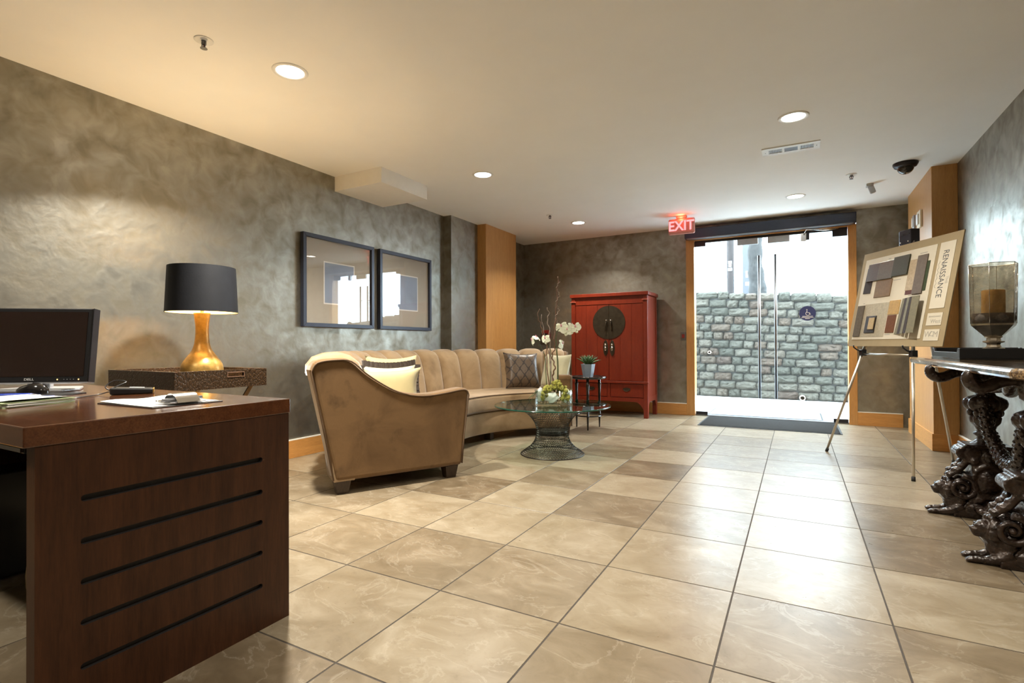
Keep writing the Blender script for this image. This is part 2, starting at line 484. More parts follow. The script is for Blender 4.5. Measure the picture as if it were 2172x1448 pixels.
M['exit_red'] = emit('exit_letters', (1.0, .20, .21), 1.5)
M['exit_face'] = plain('exit_face', (.60, .26, .23), .4)
M['led'] = emit('amber_led', (1.0, .55, .15), 2.5)
M['screen'] = plain('dark_screen', (.020, .011, .008), .22)
M['blue'] = plain('blue_plastic', (.02, .05, .33), .35)
M['decal'] = plain('blue_decal', (.035, .042, .12), .4)
M['decal_white'] = plain('decal_print', (.60, .58, .56), .6)
M['fire_red'] = plain('fire_red', (.20, .016, .012), .4)
M['bag'] = plain('tan_paper', (.42, .33, .19), .8, var=.2, scale=14)
for nm, c, r in (('sw_plum', (.030, .018, .016), .8), ('sw_taupe', (.075, .050, .034), .4), ('sw_grey', (.12, .11, .092), .3), ('sw_green', (.036, .038, .020), .4),
                 ('sw_leather', (.17, .095, .034), .5), ('sw_sand', (.44, .35, .24), .7), ('sw_wood', (.13, .10, .075), .5), ('sw_maroon', (.10, .03, .022), .5),
                 ('sw_darkgreen', (.045, .065, .032), .6), ('sw_carpet', (.115, .092, .066), .95), ('sw_wall', (.42, .37, .27), .7), ('sw_black', (.022, .014, .010), .5),
                 ('sw_granite', (.48, .36, .20), .3), ('sw_gold', (.46, .29, .10), .35), ('sw_brown', (.16, .068, .035), .25), ('sw_sage', (.17, .15, .088), .7)):
    M[nm] = plain(nm.replace('sw_', 'swatch_'), c, r, var=.14, scale=60)

# ------------------------------------------------------------------ the room shell
fl = struct(MB().box(XL - .1, XR + .1, YF, YB + .06, -.12, -.0014), 'floor', M['grout'])
dark_tiles = {(-2, 2): .95, (-3, 3): .8, (-2, 0): .75, (-3, 1): .7, (-4, 0): .9, (-2, -2): .5, (-3, -2): .6, (-1, -3): .5, (0, -2): .45, (1, 0): .85, (1, 1): .8,
              (1, -2): .6, (1, 4): .7, (-2, 5): .6, (-3, 4): .3, (-4, 2): .6, (-5, 1): .5, (-3, -4): .9, (-3, -3): .3, (2, 1): .7, (2, 3): .6, (-1, 0): .4, (2, 0): .5, (1, 5): .4, (-4, 4): .6, (0, -3): .2}
light_tiles = {(-2, 1), (-3, 0), (-3, -1), (-2, -1), (-2, -3), (-1, -2), (-1, -1), (1, -1), (1, 2), (-4, -1), (-4, 1), (-2, 3), (-3, 2), (0, -1), (0, 0), (0, 1), (-1, 1), (-1, 2), (0, 2), (1, 3)}
tile_meshes = {}
for i in range(-8, 3):
    for j in range(-10, 9):
        g = .003
        x0, x1 = max(i * TILE + g, XL), min((i + 1) * TILE - g, XR)
        y0, y1 = max(j * TY + g, YF), min((j + 1) * TY - g, YB + .02)
        if x1 - x0 < .02 or y1 - y0 < .02: continue
        key = (round(x1 - x0, 3), round(y1 - y0, 3))
        if key not in tile_meshes:
            w, d = key; b = .0006
            mb = MB()
            lo = [(-w / 2, -d / 2, -.010), (w / 2, -d / 2, -.010), (w / 2, d / 2, -.010), (-w / 2, d / 2, -.010)]
            mi = [(x, y, -b) for x, y, z in lo]; tp = [(x - b * (1 if x > 0 else -1), y - b * (1 if y > 0 else -1), 0) for x, y, z in lo]
            mb.add(lo + mi + tp, [(8, 9, 10, 11)] + [(a + k, a + (k + 1) % 4, a + 4 + (k + 1) % 4, a + 4 + k) for a in (0, 4) for k in range(4)])
            me = mb.mesh('floor_tile'); me.materials.append(M['tile']); tile_meshes[key] = me
        o = bpy.data.objects.new('floor_tile', tile_meshes[key]); COL.objects.link(o)
        o.location = ((x0 + x1) / 2, (y0 + y1) / 2, 0); o.parent = fl
        rnd = random.random()
        tone = dark_tiles.get((i, j), random.uniform(0, .15) if (i, j) in light_tiles else (random.uniform(.4, .9) if rnd < .35 else random.uniform(0, .3)))
        o.color = (tone, tone, tone, 1)

struct(MB().box(XL - .1, XR + .1, YF - .1, YB + .16, H, H + .15), 'ceiling', M['ceiling'])
struct(MB().box(XL, -2.965, .76, 1.40, 2.385, H + .02), 'ceiling_bulkhead', M['white_paint'])
# left wall with the shallow projection that runs up to the veneered column
mb = MB(); poly = [(XL - .12, YF - .1, 0), (XL, YF - .1, 0), (XL, 2.46, 0), (-3.43, 2.46, 0), (-3.43, 3.05, 0), (XL, 3.05, 0), (XL, YB + .16, 0), (XL - .12, YB + .16, 0)]
mb.prism([(x, y, -.12) for x, y, z in poly], (0, 0, H + .15)); struct(mb, 'wall_left', M['wall'])
struct(MB().box(XR, XR + .12, YF - .1, YB + .16, -.12, H + .03), 'wall_right', M['wall'])
struct(MB().box(XL - .1, XR + .1, YF - .1, YF, -.12, H + .03), 'wall_front', M['wall'])
DX0, DX1, DH = -1.08, .838, 2.40
mb = MB()
mb.prism([(XL, YB, -.12), (DX0, YB, -.12), (DX0, YB, DH), (DX1, YB, DH), (DX1, YB, -.12), (XR, YB, -.12), (XR, YB, H + .03), (XL, YB, H + .03)], (0, .14, 0))
struct(mb, 'wall_back', M['wall'])
# veneered columns
mb = MB().box(XL + .001, -3.30, 3.05, 3.87, 0, H + .01); struct(mb, 'trim_1', M['maple_v'], bevel=.003)
mb = MB().box(1.277, XR - .001, 3.15, 4.25, 0, H + .01); trim2 = struct(mb, 'trim_2', M['maple_v'], bevel=.003)
mb = MB().box(1.265, XR - .001, 3.138, 4.26, 0, .15); struct(mb, 'baseboard_column', M['maple_h'], bevel=.002)
def baseboard(name, x0, x1, y0, y1, capx=0, capy=0):
    b = struct(MB().box(x0, x1, y0, y1, 0, .15), name, M['maple_h'], bevel=.002)
    MB().box(x0, x1, y0, y1, .15, .158).build('cap_bead', M['caulk'], b)
baseboard('baseboard_left', XL, XL + .016, YF, 2.46)
baseboard('baseboard_left_return', -3.43, -3.414, 2.46, 3.05)
baseboard('baseboard_back', XL + .02, DX0, YB - .016, YB)
baseboard('baseboard_back_return', DX1, 1.265, YB - .016, YB)
baseboard('baseboard_right', XR - .016, XR, YF, 3.138)

# ------------------------------------------------------------------ entrance
# maple jambs and head
mb = MB().box(DX0, -.977, YB - .014, YB + .14, 0, 2.35); struct(mb, 'trim_3', M['maple_v'], bevel=.002)
mb = MB().box(.755, DX1, YB - .014, YB + .14, 0, 2.35); struct(mb, 'trim_4', M['maple_v'], bevel=.002)
mb = MB().box(-.977, .755, YB - .010, YB + .14, 2.33, 2.40); struct(mb, 'trim_5', M['maple_h'], bevel=.002)
hd = thing('door_header', 'long dark metal operator housing over the glass entrance doors', 'door header', (-.12, YB - .08, 2.345))
MB().box(-1.075, .83, YB - .14, YB - .0145, 2.345, 2.468).build('housing', M['navy'], hd, .006, world=True)
MB().box(-1.05, .80, YB - .135, YB - .02, 2.338, 2.345).build('underside_trim', M['brushed'], hd, world=True)
YG = YB + .045
def door_leaf(n, x0, x1, hx, patches, lab):
    d = bpy.data.objects.new('door_%d' % n, None); COL.objects.link(d); d.location = ((x0 + x1) / 2, YG, 0); tag(d, lab, kind='structure')
    MB().box(x0, x1, YG - .006, YG + .006, .018, 2.30).build('glass_pane', M['glass'], d, world=True)
    for (a, b, z0, z1, mt) in patches:
        MB().box(a, b, YG - .018, YG + .018, z0, z1).build('patch_fitting', M[mt], d, .002, world=True)
    h = MB().lathe([(.0155, .265), (.0155, 2.066)], (hx, YG - .065, 0), 16).build('pull_bar', M['brushed'], d, world=True)
    for z in (.55, 1.80):
        MB().tube([(hx, YG - .065, z), (hx, YG - .004, z)], .009, 10).build('standoff', M['chrome'], h, world=True)
    return d
d1 = door_leaf(1, -.970, -.108, -.192, [(-.977, -.838, 2.255, 2.318, 'dark_metal'), (-.448, -.205, 2.225, 2.318, 'silver'), (-.970, -.824, .014, .055, 'dark_metal')], 'glass door leaf with a full height steel pull bar')
d2 = door_leaf(2, -.100, .752, -.008, [(-.094, .150, 2.22, 2.318, 'silver'), (.294, .363, 2.22, 2.30, 'dark_metal'), (.600, .752, 2.23, 2.318, 'dark_metal'), (.600, .750, .014, .055, 'dark_metal')], 'glass door leaf with a blue accessibility decal')
MB().box(-.970, .752, YG - .02, YG + .02, 2.30, 2.332).build('top_rail', M['dark_metal'], d1, world=True)
MB().box(-.977, .755, YB + .01, YB + .12, -.003, .012).build('threshold', M['brushed'], d1, world=True)
arm = MB().tube([(.30, YG - .03, 2.27), (.33, YG - .10, 2.335), (.50, YG - .08, 2.31), (.66, YG - .05, 2.315)], .009, 8).build('closer_arm', M['chrome'], d2, world=True)
MB().box(.27, .33, YG - .045, YG - .02, 2.20, 2.30).build('closer_body', M['chrome'], d2, .004, world=True)
dc = tag(bpy.data.objects.new('door_decal', None), 'round blue accessibility decal with wheelchair symbol on the glass door', 'decal'); COL.objects.link(dc)
dc.location = (.337, YG - .0066, 1.322)
FY = Matrix.Rotation(rad(90), 4, 'X')   # disc facing -Y
MB().lathe([(.090, 0), (.090, .0012)], n=40, m=FY).build('disc', M['decal'], dc)
mb = MB()
mb.tube([(0.022 * math.cos(a) + .003, -.0016, .022 * math.sin(a) - .002) for a in [rad(q) for q in range(110, 385, 15)]], .0035, 6)
mb.tube([(-.006, -.0016, .034), (-.004, -.0016, .008), (.016, -.0016, .008), (.026, -.0016, -.014), (.036, -.0016, -.012)], .0035, 6)
mb.ball((-.007, -.0016, .044), .007, 10, 6)
mb.build('wheelchair_symbol', M['decal_white'], dc)
mb = MB()
for z, w in ((-.036, .056), (-.050, .064), (-.064, .026)): mb.box(-w, w, -.0020, -.0010, z - .0035, z + .0035)
mb.build('caption_lines', M['decal_white'], dc)

def mat_rug(name, lab, x0, x1, y0, y1, m, z0):
    r = thing(name, lab, 'mat', ((x0 + x1) / 2, (y0 + y1) / 2, z0))
    MB().box(x0, x1, y0, y1, z0, z0 + .006).build('rubber_backing', M['mat_edge'], r, .002, world=True)
    MB().box(x0 + .02, x1 - .02, y0 + .02, y1 - .02, z0 + .006, z0 + .011).build('pile', m, r, .002, world=True)
mat_rug('door_mat', 'dark ribbed entrance mat lying on the floor tiles inside the glass doors', -.81, .635, 3.72, YB - .02, M['mat'], .0005)

# exit sign
ex = thing('exit_sign', 'red lit EXIT sign hanging from the ceiling by the entrance', 'exit sign', (-1.005, 3.88, H))
MB().box(-.155, .155, -.028, .028, -.225, -.035).build('housing', M['exit_face'], ex, .018, 3)
MB().box(-.06, .06, -.035, .035, -.035, 0).build('canopy', M['exit_face'], ex, .004)
mb = text_mb('EXIT', .165, .003, .90, .003); mb.xf(Matrix.Translation((0, -.031, -.131)) @ FY); mb.build('letters', M['exit_red'], ex)
mb = text_mb('EXIT', .165, .003, .90, .003); mb.xf(Matrix.Translation((0, .031, -.131)) @ Matrix.Rotation(PI, 4, 'Z') @ FY); mb.build('letters', M['exit_red'], ex)
l = bpy.data.lights.new('exit_glow', 'POINT'); l.energy = .6; l.color = (1, .12, .05); l.shadow_soft_size = .02
lo = bpy.data.objects.new('exit_glow', l); COL.objects.link(lo); lo.location = (0, -.055, -.04); lo.parent = ex

# wall devices
def wall_box(name, lab, cat, loc, w, h, d, mt, rotz=0, inner=None):
    t = thing(name, lab, cat, loc, rotz)
    MB().box(-w / 2, w / 2, -d, 0, -h / 2, h / 2).build('plate', M[mt], t, .004)
    if inner: MB().box(-inner[0] / 2, inner[0] / 2, -d - inner[2], -d, -inner[1] / 2 + inner[4], inner[1] / 2 + inner[4]).build(inner[5], M[inner[3]], t, .002)
    return t
wall_box('door_button', 'small steel plate with a red push button beside the door', 'button', (-1.122, YB, 1.06), .07, .115, .008, 'brushed', 0, (.036, .05, .008, 'fire_red', 0, 'button'))
wall_box('fire_alarm', 'red fire alarm box on the back wall behind the orchid twigs', 'fire alarm', (-3.15, YB, 1.10), .12, .15, .05, 'fire_red', 0, (.07, .05, .01, 'black', 0, 'pull_bar'))
th = wall_box('intercom_plate', 'cream switch plate high on the veneered column facing the room', 'switch', (1.277, 3.60, 2.145), .15, .165, .02, 'cream_plastic', -PI / 2, (.075, .10, .014, 'white', 0, 'rocker'))
wall_box('sensor_plate', 'narrow grey sensor plate on the veneered column above the easel', 'sensor', (1.277, 3.87, 2.17), .08, .14, .02, 'silver', -PI / 2, (.04, .09, .008, 'white', 0, 'cover'))

# ------------------------------------------------------------------ ceiling fixtures
def downlight(x, y, lab, group='recessed downlights', k=1.0):
    t = thing('downlight', lab, 'ceiling light', (x, y, H), 0, group)
    prof = [(.072, .0), (.078, -.006), (.094, -.006), (.098, -.001), (.098, 0)]
    MB().lathe(prof, n=40, caps=False).build('trim_ring', M['white'], t)
    MB().lathe([(.074, -.003), (.0, -.0031)], n=40, caps=False).build('lens', M['lens'], t)
    l = bpy.data.lights.new('downlight_lamp', 'AREA'); l.shape = 'DISK'; l.size = .13; l.energy = DOWNLIGHT_W * k; l.color = WARM; l.spread = rad(128)
    o = bpy.data.objects.new('downlight_lamp', l); COL.objects.link(o); o.location = (0, 0, -.008); o.parent = t
downlight(-2.31, -.69, 'bright white recessed downlight in the ceiling above the desk lamp', k=3.4)
downlight(.21, 1.40, 'white recessed downlight in the ceiling next to the air vent')
downlight(-2.305, 1.38, 'white recessed downlight in the ceiling beside the boxed bulkhead')
downlight(.217, 3.61, 'white recessed downlight in the ceiling in front of the entrance doors')
downlight(-2.235, 3.59, 'white recessed downlight in the ceiling above the red armoire')
downlight(.21, -.69, 'white recessed downlight in the ceiling behind the air vent row')
downlight(-2.31, -2.9, 'white recessed downlight in the ceiling behind the desk')
downlight(.21, -2.9, 'white recessed downlight in the ceiling over the near end of the room')
def sprinkler(x, y, lab, s=1.0):
    t = thing('sprinkler', lab, 'sprinkler', (x, y, H))
    MB().lathe([(.045 * s, 0), (.045 * s, -.003), (.040 * s, -.005), (.0, -.0051)], n=28, caps=False).build('escutcheon', M['white'], t)
    MB().lathe([(.012, -.004), (.012, -.022), (.007, -.024)], n=12).build('body', M['brushed'], t)
    mb = MB()
    for sx in (-1, 1): mb.tube([(sx * .011, 0, -.012), (sx * .016, 0, -.024), (sx * .004, 0, -.042)], .0035, 6)
    mb.build('frame_arm', M['brushed'], t)
    MB().lathe([(.017, -.042), (.017, -.044)], n=14).build('deflector', M['brushed'], t)
    MB().tube([(0, 0, -.022), (0, 0, -.040)], .003, 6).build('glass_bulb', M['fire_red'], t)
sprinkler(-2.435, -1.11, 'metal fire sprinkler head with white plate above the desk')
sprinkler(-2.39, 3.05, 'small fire sprinkler head in the ceiling beside the veneered corner column')
sprinkler(.675, 3.06, 'small fire sprinkler head in the ceiling near the dome camera')
# air vent
v = thing('air_vent', 'white rectangular ceiling air vent with three dark grilles', 'air vent', (.185, 2.05, H))
x0, x1, y0, y1 = -.205, .205, -.095, .085
bays = [(-.155, -.060), (-.042, .052), (.070, .162)]
mb = MB(); zt = -.008
mb.box(x0, x1, y0, y0 + .045, zt, 0).box(x0, x1, y1 - .045, y1, zt, 0)
xs = [x0] + [q for b in bays for q in b] + [x1]
for k in range(0, len(xs), 2): mb.box(xs[k], xs[k + 1], y0 + .045, y1 - .045, zt, 0)
mb.build('frame', M['white'], v, .001)
MB().box(bays[0][0] - .003, bays[2][1] + .003, y0 + .040, y1 - .040, -.0015, -.0005).build('duct_opening', M['black'], v)
for b, (a, c) in enumerate(bays):
    n = 9
    for k in range(n):
        if b == 1:
            yy = y0 + .045 + (y1 - y0 - .09) * (k + .5) / n
            MB().box(a, c, yy - .002, yy + .0005, zt, -.001).build('slat', M['silver'], v)
        else:
            xx = a + (c - a) * (k + .5) / n
            MB().box(xx - .0022, xx + .0008, y0 + .045, y1 - .045, zt, -.001).build('slat', M['white'], v)
for sx in (-.18, .183): MB().ball((sx, -.005, -.008), .004, 8, 6).build('screw', M['brushed'], v)
# dome camera
t = thing('dome_camera', 'round bronze dome security camera on the ceiling by the column', 'security camera', (1.06, 2.93, H))
MB().lathe([(.092, 0), (.092, -.012), (.080, -.034), (.066, -.040), (.060, -.040)], n=36, caps=False).build('housing', M['dark_metal'], t)
MB().lathe([(.062 * math.cos(a), -.038 - .058 * math.sin(a)) for a in [rad(q) for q in range(0, 91, 10)]], n=36, caps=False).build('dome', M['black_gloss'], t)
t = thing('motion_sensor', 'small grey motion sensor on the ceiling near the entrance', 'sensor', (.86, 3.50, H))
MB().box(-.03, .03, -.035, .035, -.025, 0).build('mount', M['silver'], t, .004)
MB().box(-.024, .024, -.02, .02, -.095, -.015, Matrix.Rotation(rad(-18), 4, 'Y')).build('head', M['silver'], t, .008)

# ------------------------------------------------------------------ outside
patio = struct(MB().box(-6, 6, YB + .14, 7.6, -.16, -.05), 'patio', M['mortar'])
for i in range(-4, 5):
    for j in range(3):
        y0_ = YB + .142 + j * 1.0
        MB().box(i * 1.2 + .35, i * 1.2 + 1.545, y0_, min(y0_ + .995, 7.6), -.06, -.006).build('paving_slab', M['concrete'], patio, .003)
mat_rug('outdoor_mat', 'grey mat lying on the pale paving outside the glass doors', -.855, .505, 4.78, 5.60, M['mat_out'], -.006)
# stone garden wall: line from (-1.4,7.46) to (.92,7.30)
WD = Vector((2.32, -.16, 0)).normalized(); WN = Vector((-.16, -2.32, 0)).normalized(); W0 = Vector((-1.4, 7.46, 0))
def wall_h(s): return 1.945 - .088 * s
mb = MB()
for a, b in ((-4.5, 5.6),):
    p = [W0 + WD * a - WN * .03, W0 + WD * b - WN * .03]
    vs = []
    for q, s_ in ((p[0], a), (p[1], b)):
        hh = wall_h(s_) - .03
        vs += [q + Vector((0, 0, -.1)), q + Vector((0, 0, hh)), q - WN * .4 + Vector((0, 0, hh)), q - WN * .4 + Vector((0, 0, -.1))]
    mb.add(vs, [(0, 1, 5, 4), (1, 2, 6, 5), (2, 3, 7, 6), (0, 4, 7, 3), (0, 3, 2, 1), (4, 5, 6, 7)])
gw = struct(mb, 'wall_outside', M['mortar'], 'rough grey stone garden wall outside the glass doors')
def stone_mesh(w, h, seed):
    rs = random.Random(seed); n, k = 6, 4; mb = MB()
    d = rs.uniform(.035, .06)
    fr = []
    for j in range(k + 1):
        for i in range(n + 1):
            u, v_ = i / n, j / k
            ex_ = min(u, 1 - u) * w; ez = min(v_, 1 - v_) * h
            e = min(ex_, ez)
            x = (u - .5) * w + (rs.uniform(-.008, .008)); z = (v_ - .5) * h + rs.uniform(-.006, .006)
            out = (-.012 if e < 1e-6 else (d * .7 + rs.uniform(-.018, .020)))
            if e < 1e-6 and (u in (0, 1)) and (v_ in (0, 1)): x *= .93; z *= .90
            fr.append((x, -out, z))
    W = n + 1
    mb.add(fr, [(j * W + i, j * W + i + 1, (j + 1) * W + i + 1, (j + 1) * W + i) for j in range(k) for i in range(n)])
    # rim back to the mortar
    ring = [i for i in range(W)] + [j * W + n for j in range(1, k + 1)] + [k * W + i for i in range(n - 1, -1, -1)] + [j * W for j in range(k - 1, 0, -1)]
    vs = [fr[q] for q in ring] + [(fr[q][0], .035, fr[q][2]) for q in ring]
    N = len(ring); mb.add(vs, [(i, (i + 1) % N, N + (i + 1) % N, N + i) for i in range(N)])
    return mb
rows = 13; rs = random.Random(11)
ang = math.atan2(WD.y, WD.x)
sid = 0
for r in range(rows):
    s_ = -1.0 + rs.uniform(-.2, 0)
    f0 = r / rows; f1 = (r + 1) / rows
    while s_ < 3.3:
        w = rs.choice((.17, .20, .24, .27, .30, .34)) * (1.12 if r == rows - 1 else 1)
        mid = s_ + w / 2; hh = wall_h(mid); z0_, z1_ = hh * f0, hh * f1
        if r == rows - 1: z1_ += rs.uniform(-.02, .035)
        mb = stone_mesh(w - .012, (z1_ - z0_) - .012, sid); sid += 1
        o = mb.build('stone', M['stone'], gw)
        o.location = W0 + WD * mid + Vector((0, 0, (z0_ + z1_) / 2)); o.rotation_euler = (0, 0, ang)
        b = o.modifiers.new('bevel', 'BEVEL'); b.width = .008; b.segments = 1; b.limit_method = 'ANGLE'; b.angle_limit = rad(50)
        s_ += w
pq = W0 + WD * 1.70
t = thing('drain_pipe', 'short clay drain pipe poking out at the foot of the stone wall', 'pipe', (pq.x, pq.y - .06, .045))
MB().lathe([(.032, -.05), (.045, -.05), (.045, .06), (.032, .06), (.032, -.05)], n=20, caps=False, m=FY).build('pipe', M['terracotta'], t)
t2 = W0 + WD * .22
t = thing('drain_pipe', 'small rusty pipe end set higher up in the stone wall', 'pipe', (t2.x, t2.y - .05, .80))
MB().lathe([(.020, -.04), (.030, -.04), (.030, .05), (.020, .05), (.020, -.04)], n=16, caps=False, m=FY).build('pipe', M['terracotta'], t)
struct(MB().box(-20, 20, 7.75, 40, .2, .9), 'ground_outside', M['concrete'])
# tree
tr = thing('tree', 'thick grey tree trunk rising behind the stone wall', 'tree', (-.50, 9.5, .9))
path = spline([(.02, 0, 0), (0, 0, .6), (.0, 0, 1.2), (-.05, 0, 1.8), (-.02, 0, 2.6), (.05, .1, 3.6), (.1, .1, 4.8)], 6)
MB().tube(path, [.24 - .10 * min(1, i / 18) + .015 * math.sin(i * 1.7) for i in range(len(path))], 18).build('trunk', M['bark'], tr)
for k in range(7):
    a = -2.6 + k * .43; z = 3.4 + .22 * k
    p = spline([(.08, .1, z), (.08 + .6 * math.cos(a), .1 + .6 * math.sin(a), z + .5), (.08 + 1.5 * math.cos(a), .1 + 1.5 * math.sin(a), z + 1.1)], 5)
    MB().tube(p, [.07 - .0055 * i for i in range(len(p))], 8).build('branch', M['bark'], tr)
lv = MB(); rl = random.Random(4)
for k in range(900):
    a = rl.uniform(-2.7, .1); r_ = rl.uniform(.3, 1.9); z = rl.uniform(4.0, 6.2)
    c = Vector((.1 + r_ * math.cos(a), .1 + r_ * math.sin(a), z)); u = Vector((rl.uniform(-1, 1), rl.uniform(-1, 1), rl.uniform(-1, 1))).normalized(); w_ = u.orthogonal().normalized()
    lv.add([c - u * .07, c + w_ * .03, c + u * .07, c - w_ * .03], [(0, 1, 2, 3)])
tag(lv.build('foliage', M['leaf'], tr), kind='stuff')
# utility pole and sign post
up_ = thing('utility_pole', 'weathered wooden utility pole with three small white number plates', 'pole', (-1.19, 11.0, .9))
MB().lathe([(.085, 0), (.082, 3), (.070, 7)], n=18).build('pole', M['pole_wood'], up_)
for z, w in ((2.03, .075), (1.95, .065), (1.86, .090)): MB().box(-w / 2, w / 2, -.094, -.086, z - .032, z + .032).build('number_plate', M['white'], up_)
MB().tube([(.085, -.02, 0), (.085, -.02, 7)], .012, 8).build('conduit', M['silver'], up_)
sp2 = thing('steel_post', 'grey steel post with white stickers between the pole and the tree', 'post', (-.80, 10.5, .9))
MB().box(-.075, .075, -.05, .05, 0, 6.0).build('post', M['post_grey'], sp2, .006)
for z, w, h_ in ((1.66, .045, .15), (1.44, .075, .075)): MB().box(.02 - w / 2, .02 + w / 2, -.056, -.050, z - h_ / 2, z + h_ / 2).build('sticker', M['white'], sp2)
# white house far behind
bd = thing('white_house', 'bright white sided house with louvred windows far behind the stone wall', 'building', (0, 20, .9))
MB().box(-9, 9, 0, 5, 0, 8).build('wall', M['facade'], bd)
for z in [k * .92 for k in range(1, 9)]: MB().box(-9, 9, -.02, .0, z, z + .03).build('siding_joint', M['window_dark'], bd)
for xa in (.75, 1.25, 1.75):
    w = MB().box(xa - .18, xa + .18, -.03, 0, 3.75, 4.75).build('window', M['white'], bd)
    for k in range(3): MB().box(xa - .15 + k * .105, xa - .15 + k * .105 + .085, -.04, -.03, 3.82, 4.68).build('pane', M['window_dark'], w)

# ------------------------------------------------------------------ curved channel-back sofa
OX, OY = -1.38, 1.40
def PT(r, a, z):
    a = rad(a); return Vector((OX - r * math.cos(a), OY + r * math.sin(a), z))
sofa = thing('sofa', 'curved tan velvet channel-back sofa with scooped arms along the left wall', 'sofa', (-2.7, OY, 0))
A_END = 61.0
def sweep(prof, a0, a1, n, cap=True):
    mb = MB(); k = len(prof); vs = []
    for i in range(n + 1):
        a = a0 + (a1 - a0) * i / n
        vs += [PT(r, a, z) for r, z in prof]
    fs = [(i * k + j, i * k + (j + 1) % k, (i + 1) * k + (j + 1) % k, (i + 1) * k + j) for i in range(n) for j in range(k)]
    mb.add(vs, fs, True)
    if cap:
        mb.f += [tuple(range(k)), tuple(range(n * k, n * k + k))]; mb.sm += [False, False]
    return mb
AI = 56.5
A_FAR = 64.5
sweep([(1.10, .085), (1.085, .10), (1.085, .285), (1.11, .30), (1.97, .30), (1.97, .085)], -AI, A_FAR - 4, 48).build('base', M['velvet'], sofa, world=True)
def rrect(r0, r1, z0, z1, q, n=5):
    out = []
    for (cx_, cz_, s0) in ((r1 - q, z1 - q, 0), (r0 + q, z1 - q, 90), (r0 + q, z0 + q, 180), (r1 - q, z0 + q, 270)):
        for k in range(n + 1):
            a = rad(s0 + 90 * k / n); out.append((cx_ + q * math.cos(a), cz_ + q * math.sin(a)))
    return out
seat = sweep(rrect(1.058, 1.76, .302, .462, .035), -AI, A_FAR - 4, 60).build('seat_cushion', M['velvet'], sofa, world=True)
for r_, z_ in ((1.066, .456), (1.066, .308)):
    MB().tube([PT(r_, -AI + (AI + A_FAR - 4) * i / 60, z_) for i in range(61)], .0055, 6).build('piping', M['piping'], seat, world=True)
# outer shell of the back
sweep([(1.965, .085), (1.99, .085), (2.02, .40), (2.085, .80), (2.06, .815), (1.92, .80), (1.86, .45), (1.86, .085)], -A_END + .2, A_FAR - .2, 48).build('back_shell', M['velvet'], sofa, world=True)
# padded channels, each its own cushion over the top of the back
prof = [(1.735, .43), (1.745, .52), (1.765, .62), (1.785, .70), (1.805, .77), (1.83, .825), (1.875, .862), (1.94, .878), (2.01, .872), (2.07, .85), (2.10, .81), (2.10, .76)]
NC = 15
wch = (60.0 + A_FAR - 1) / NC
PN = []
for k, (r_, z_) in enumerate(prof):
    a_, b_ = prof[max(k - 1, 0)], prof[min(k + 1, len(prof) - 1)]
    t_ = Vector((b_[0] - a_[0], b_[1] - a_[1])).normalized(); PN.append((-t_.y, t_.x))
for c in range(NC):
    a0 = -60 + c * wch
    def fn(u, v_, a0=a0):
        k = v_ * (len(prof) - 1); i = min(int(k), len(prof) - 2); t_ = k - i
        r_ = prof[i][0] * (1 - t_) + prof[i + 1][0] * t_; z_ = prof[i][1] * (1 - t_) + prof[i + 1][1] * t_
        nr = PN[i][0] * (1 - t_) + PN[i + 1][0] * t_; nz = PN[i][1] * (1 - t_) + PN[i + 1][1] * t_
        e = abs(2 * u - 1); bul = .050 * (1 - e ** 3.0) ** .6 - .020
        return PT(r_ + nr * bul, a0 + wch * u, z_ + nz * bul)
    MB().grid(fn, 12, 33).build('back_channel', M['velvet'], sofa, world=True)
# arms: side profile (r, z) extruded along the tangent
def arm_profile():
    top = spline([(2.135, .80, 0), (2.10, .855, 0), (1.99, .872, 0), (1.89, .862, 0), (1.80, .785, 0), (1.70, .715, 0), (1.58, .650, 0), (1.45, .618, 0), (1.33, .612, 0), (1.20, .625, 0), (1.09, .640, 0), (1.045, .632, 0), (1.03, .600, 0)], 4)
    return [(p.x, p.y) for p in top]
ap = arm_profile()
for sgn in (-1, 1):
    a = -A_END if sgn < 0 else A_FAR; ta = Vector((math.sin(rad(a)), math.cos(rad(a)), 0)) * (-sgn)   # into the sofa
    full = ap + [(1.085, .085), (1.985, .085)]
    th_ = .15
    arm = MB().prism([PT(r_, a, z_) for r_, z_ in full], ta * th_).build('arm', M['velvet_arm'], sofa, .030, 4, world=True)
    MB().tube([PT(r_, a, z_) - ta * .002 + Vector((0, 0, .0)) for r_, z_ in [(1.985 + .01, .10), (2.06, .45)] + [(q[0] - .008 if q[0] > 1.5 else q[0] + .006, q[1] - .012) for q in ap] + [(1.075, .30), (1.093, .10)]], .0055, 6).build('piping', M['piping'], arm, world=True)
    # tapered block feet
    for r_, w_ in ((1.93, 1), (1.165, 1)):
        mb = MB(); q0 = .050; q1 = .036
        u_ = (PT(2, a, 0) - PT(1, a, 0)).normalized()
        c_ = PT(r_, a, 0) + ta * .062
        vs = [c_ + u_ * sx * q + ta * sy_ * q + Vector((0, 0, z_)) for z_, q in ((0, q1), (.088, q0)) for sx, sy_ in ((-1, -1), (1, -1), (1, 1), (-1, 1))]
        mb.add(vs, [(0, 1, 2, 3), (4, 5, 6, 7)] + [(i, (i + 1) % 4, 4 + (i + 1) % 4, 4 + i) for i in range(4)])
        mb.build('foot', M['sofa_leg'], sofa, .003, world=True)
for a in (-20, 20):
    for r_ in (1.20, 1.90):
        c_ = PT(r_, a, 0); MB().box(c_.x - .035, c_.x + .035, c_.y - .035, c_.y + .035, 0, .086).build('foot', M['sofa_leg'], sofa, .003, world=True)

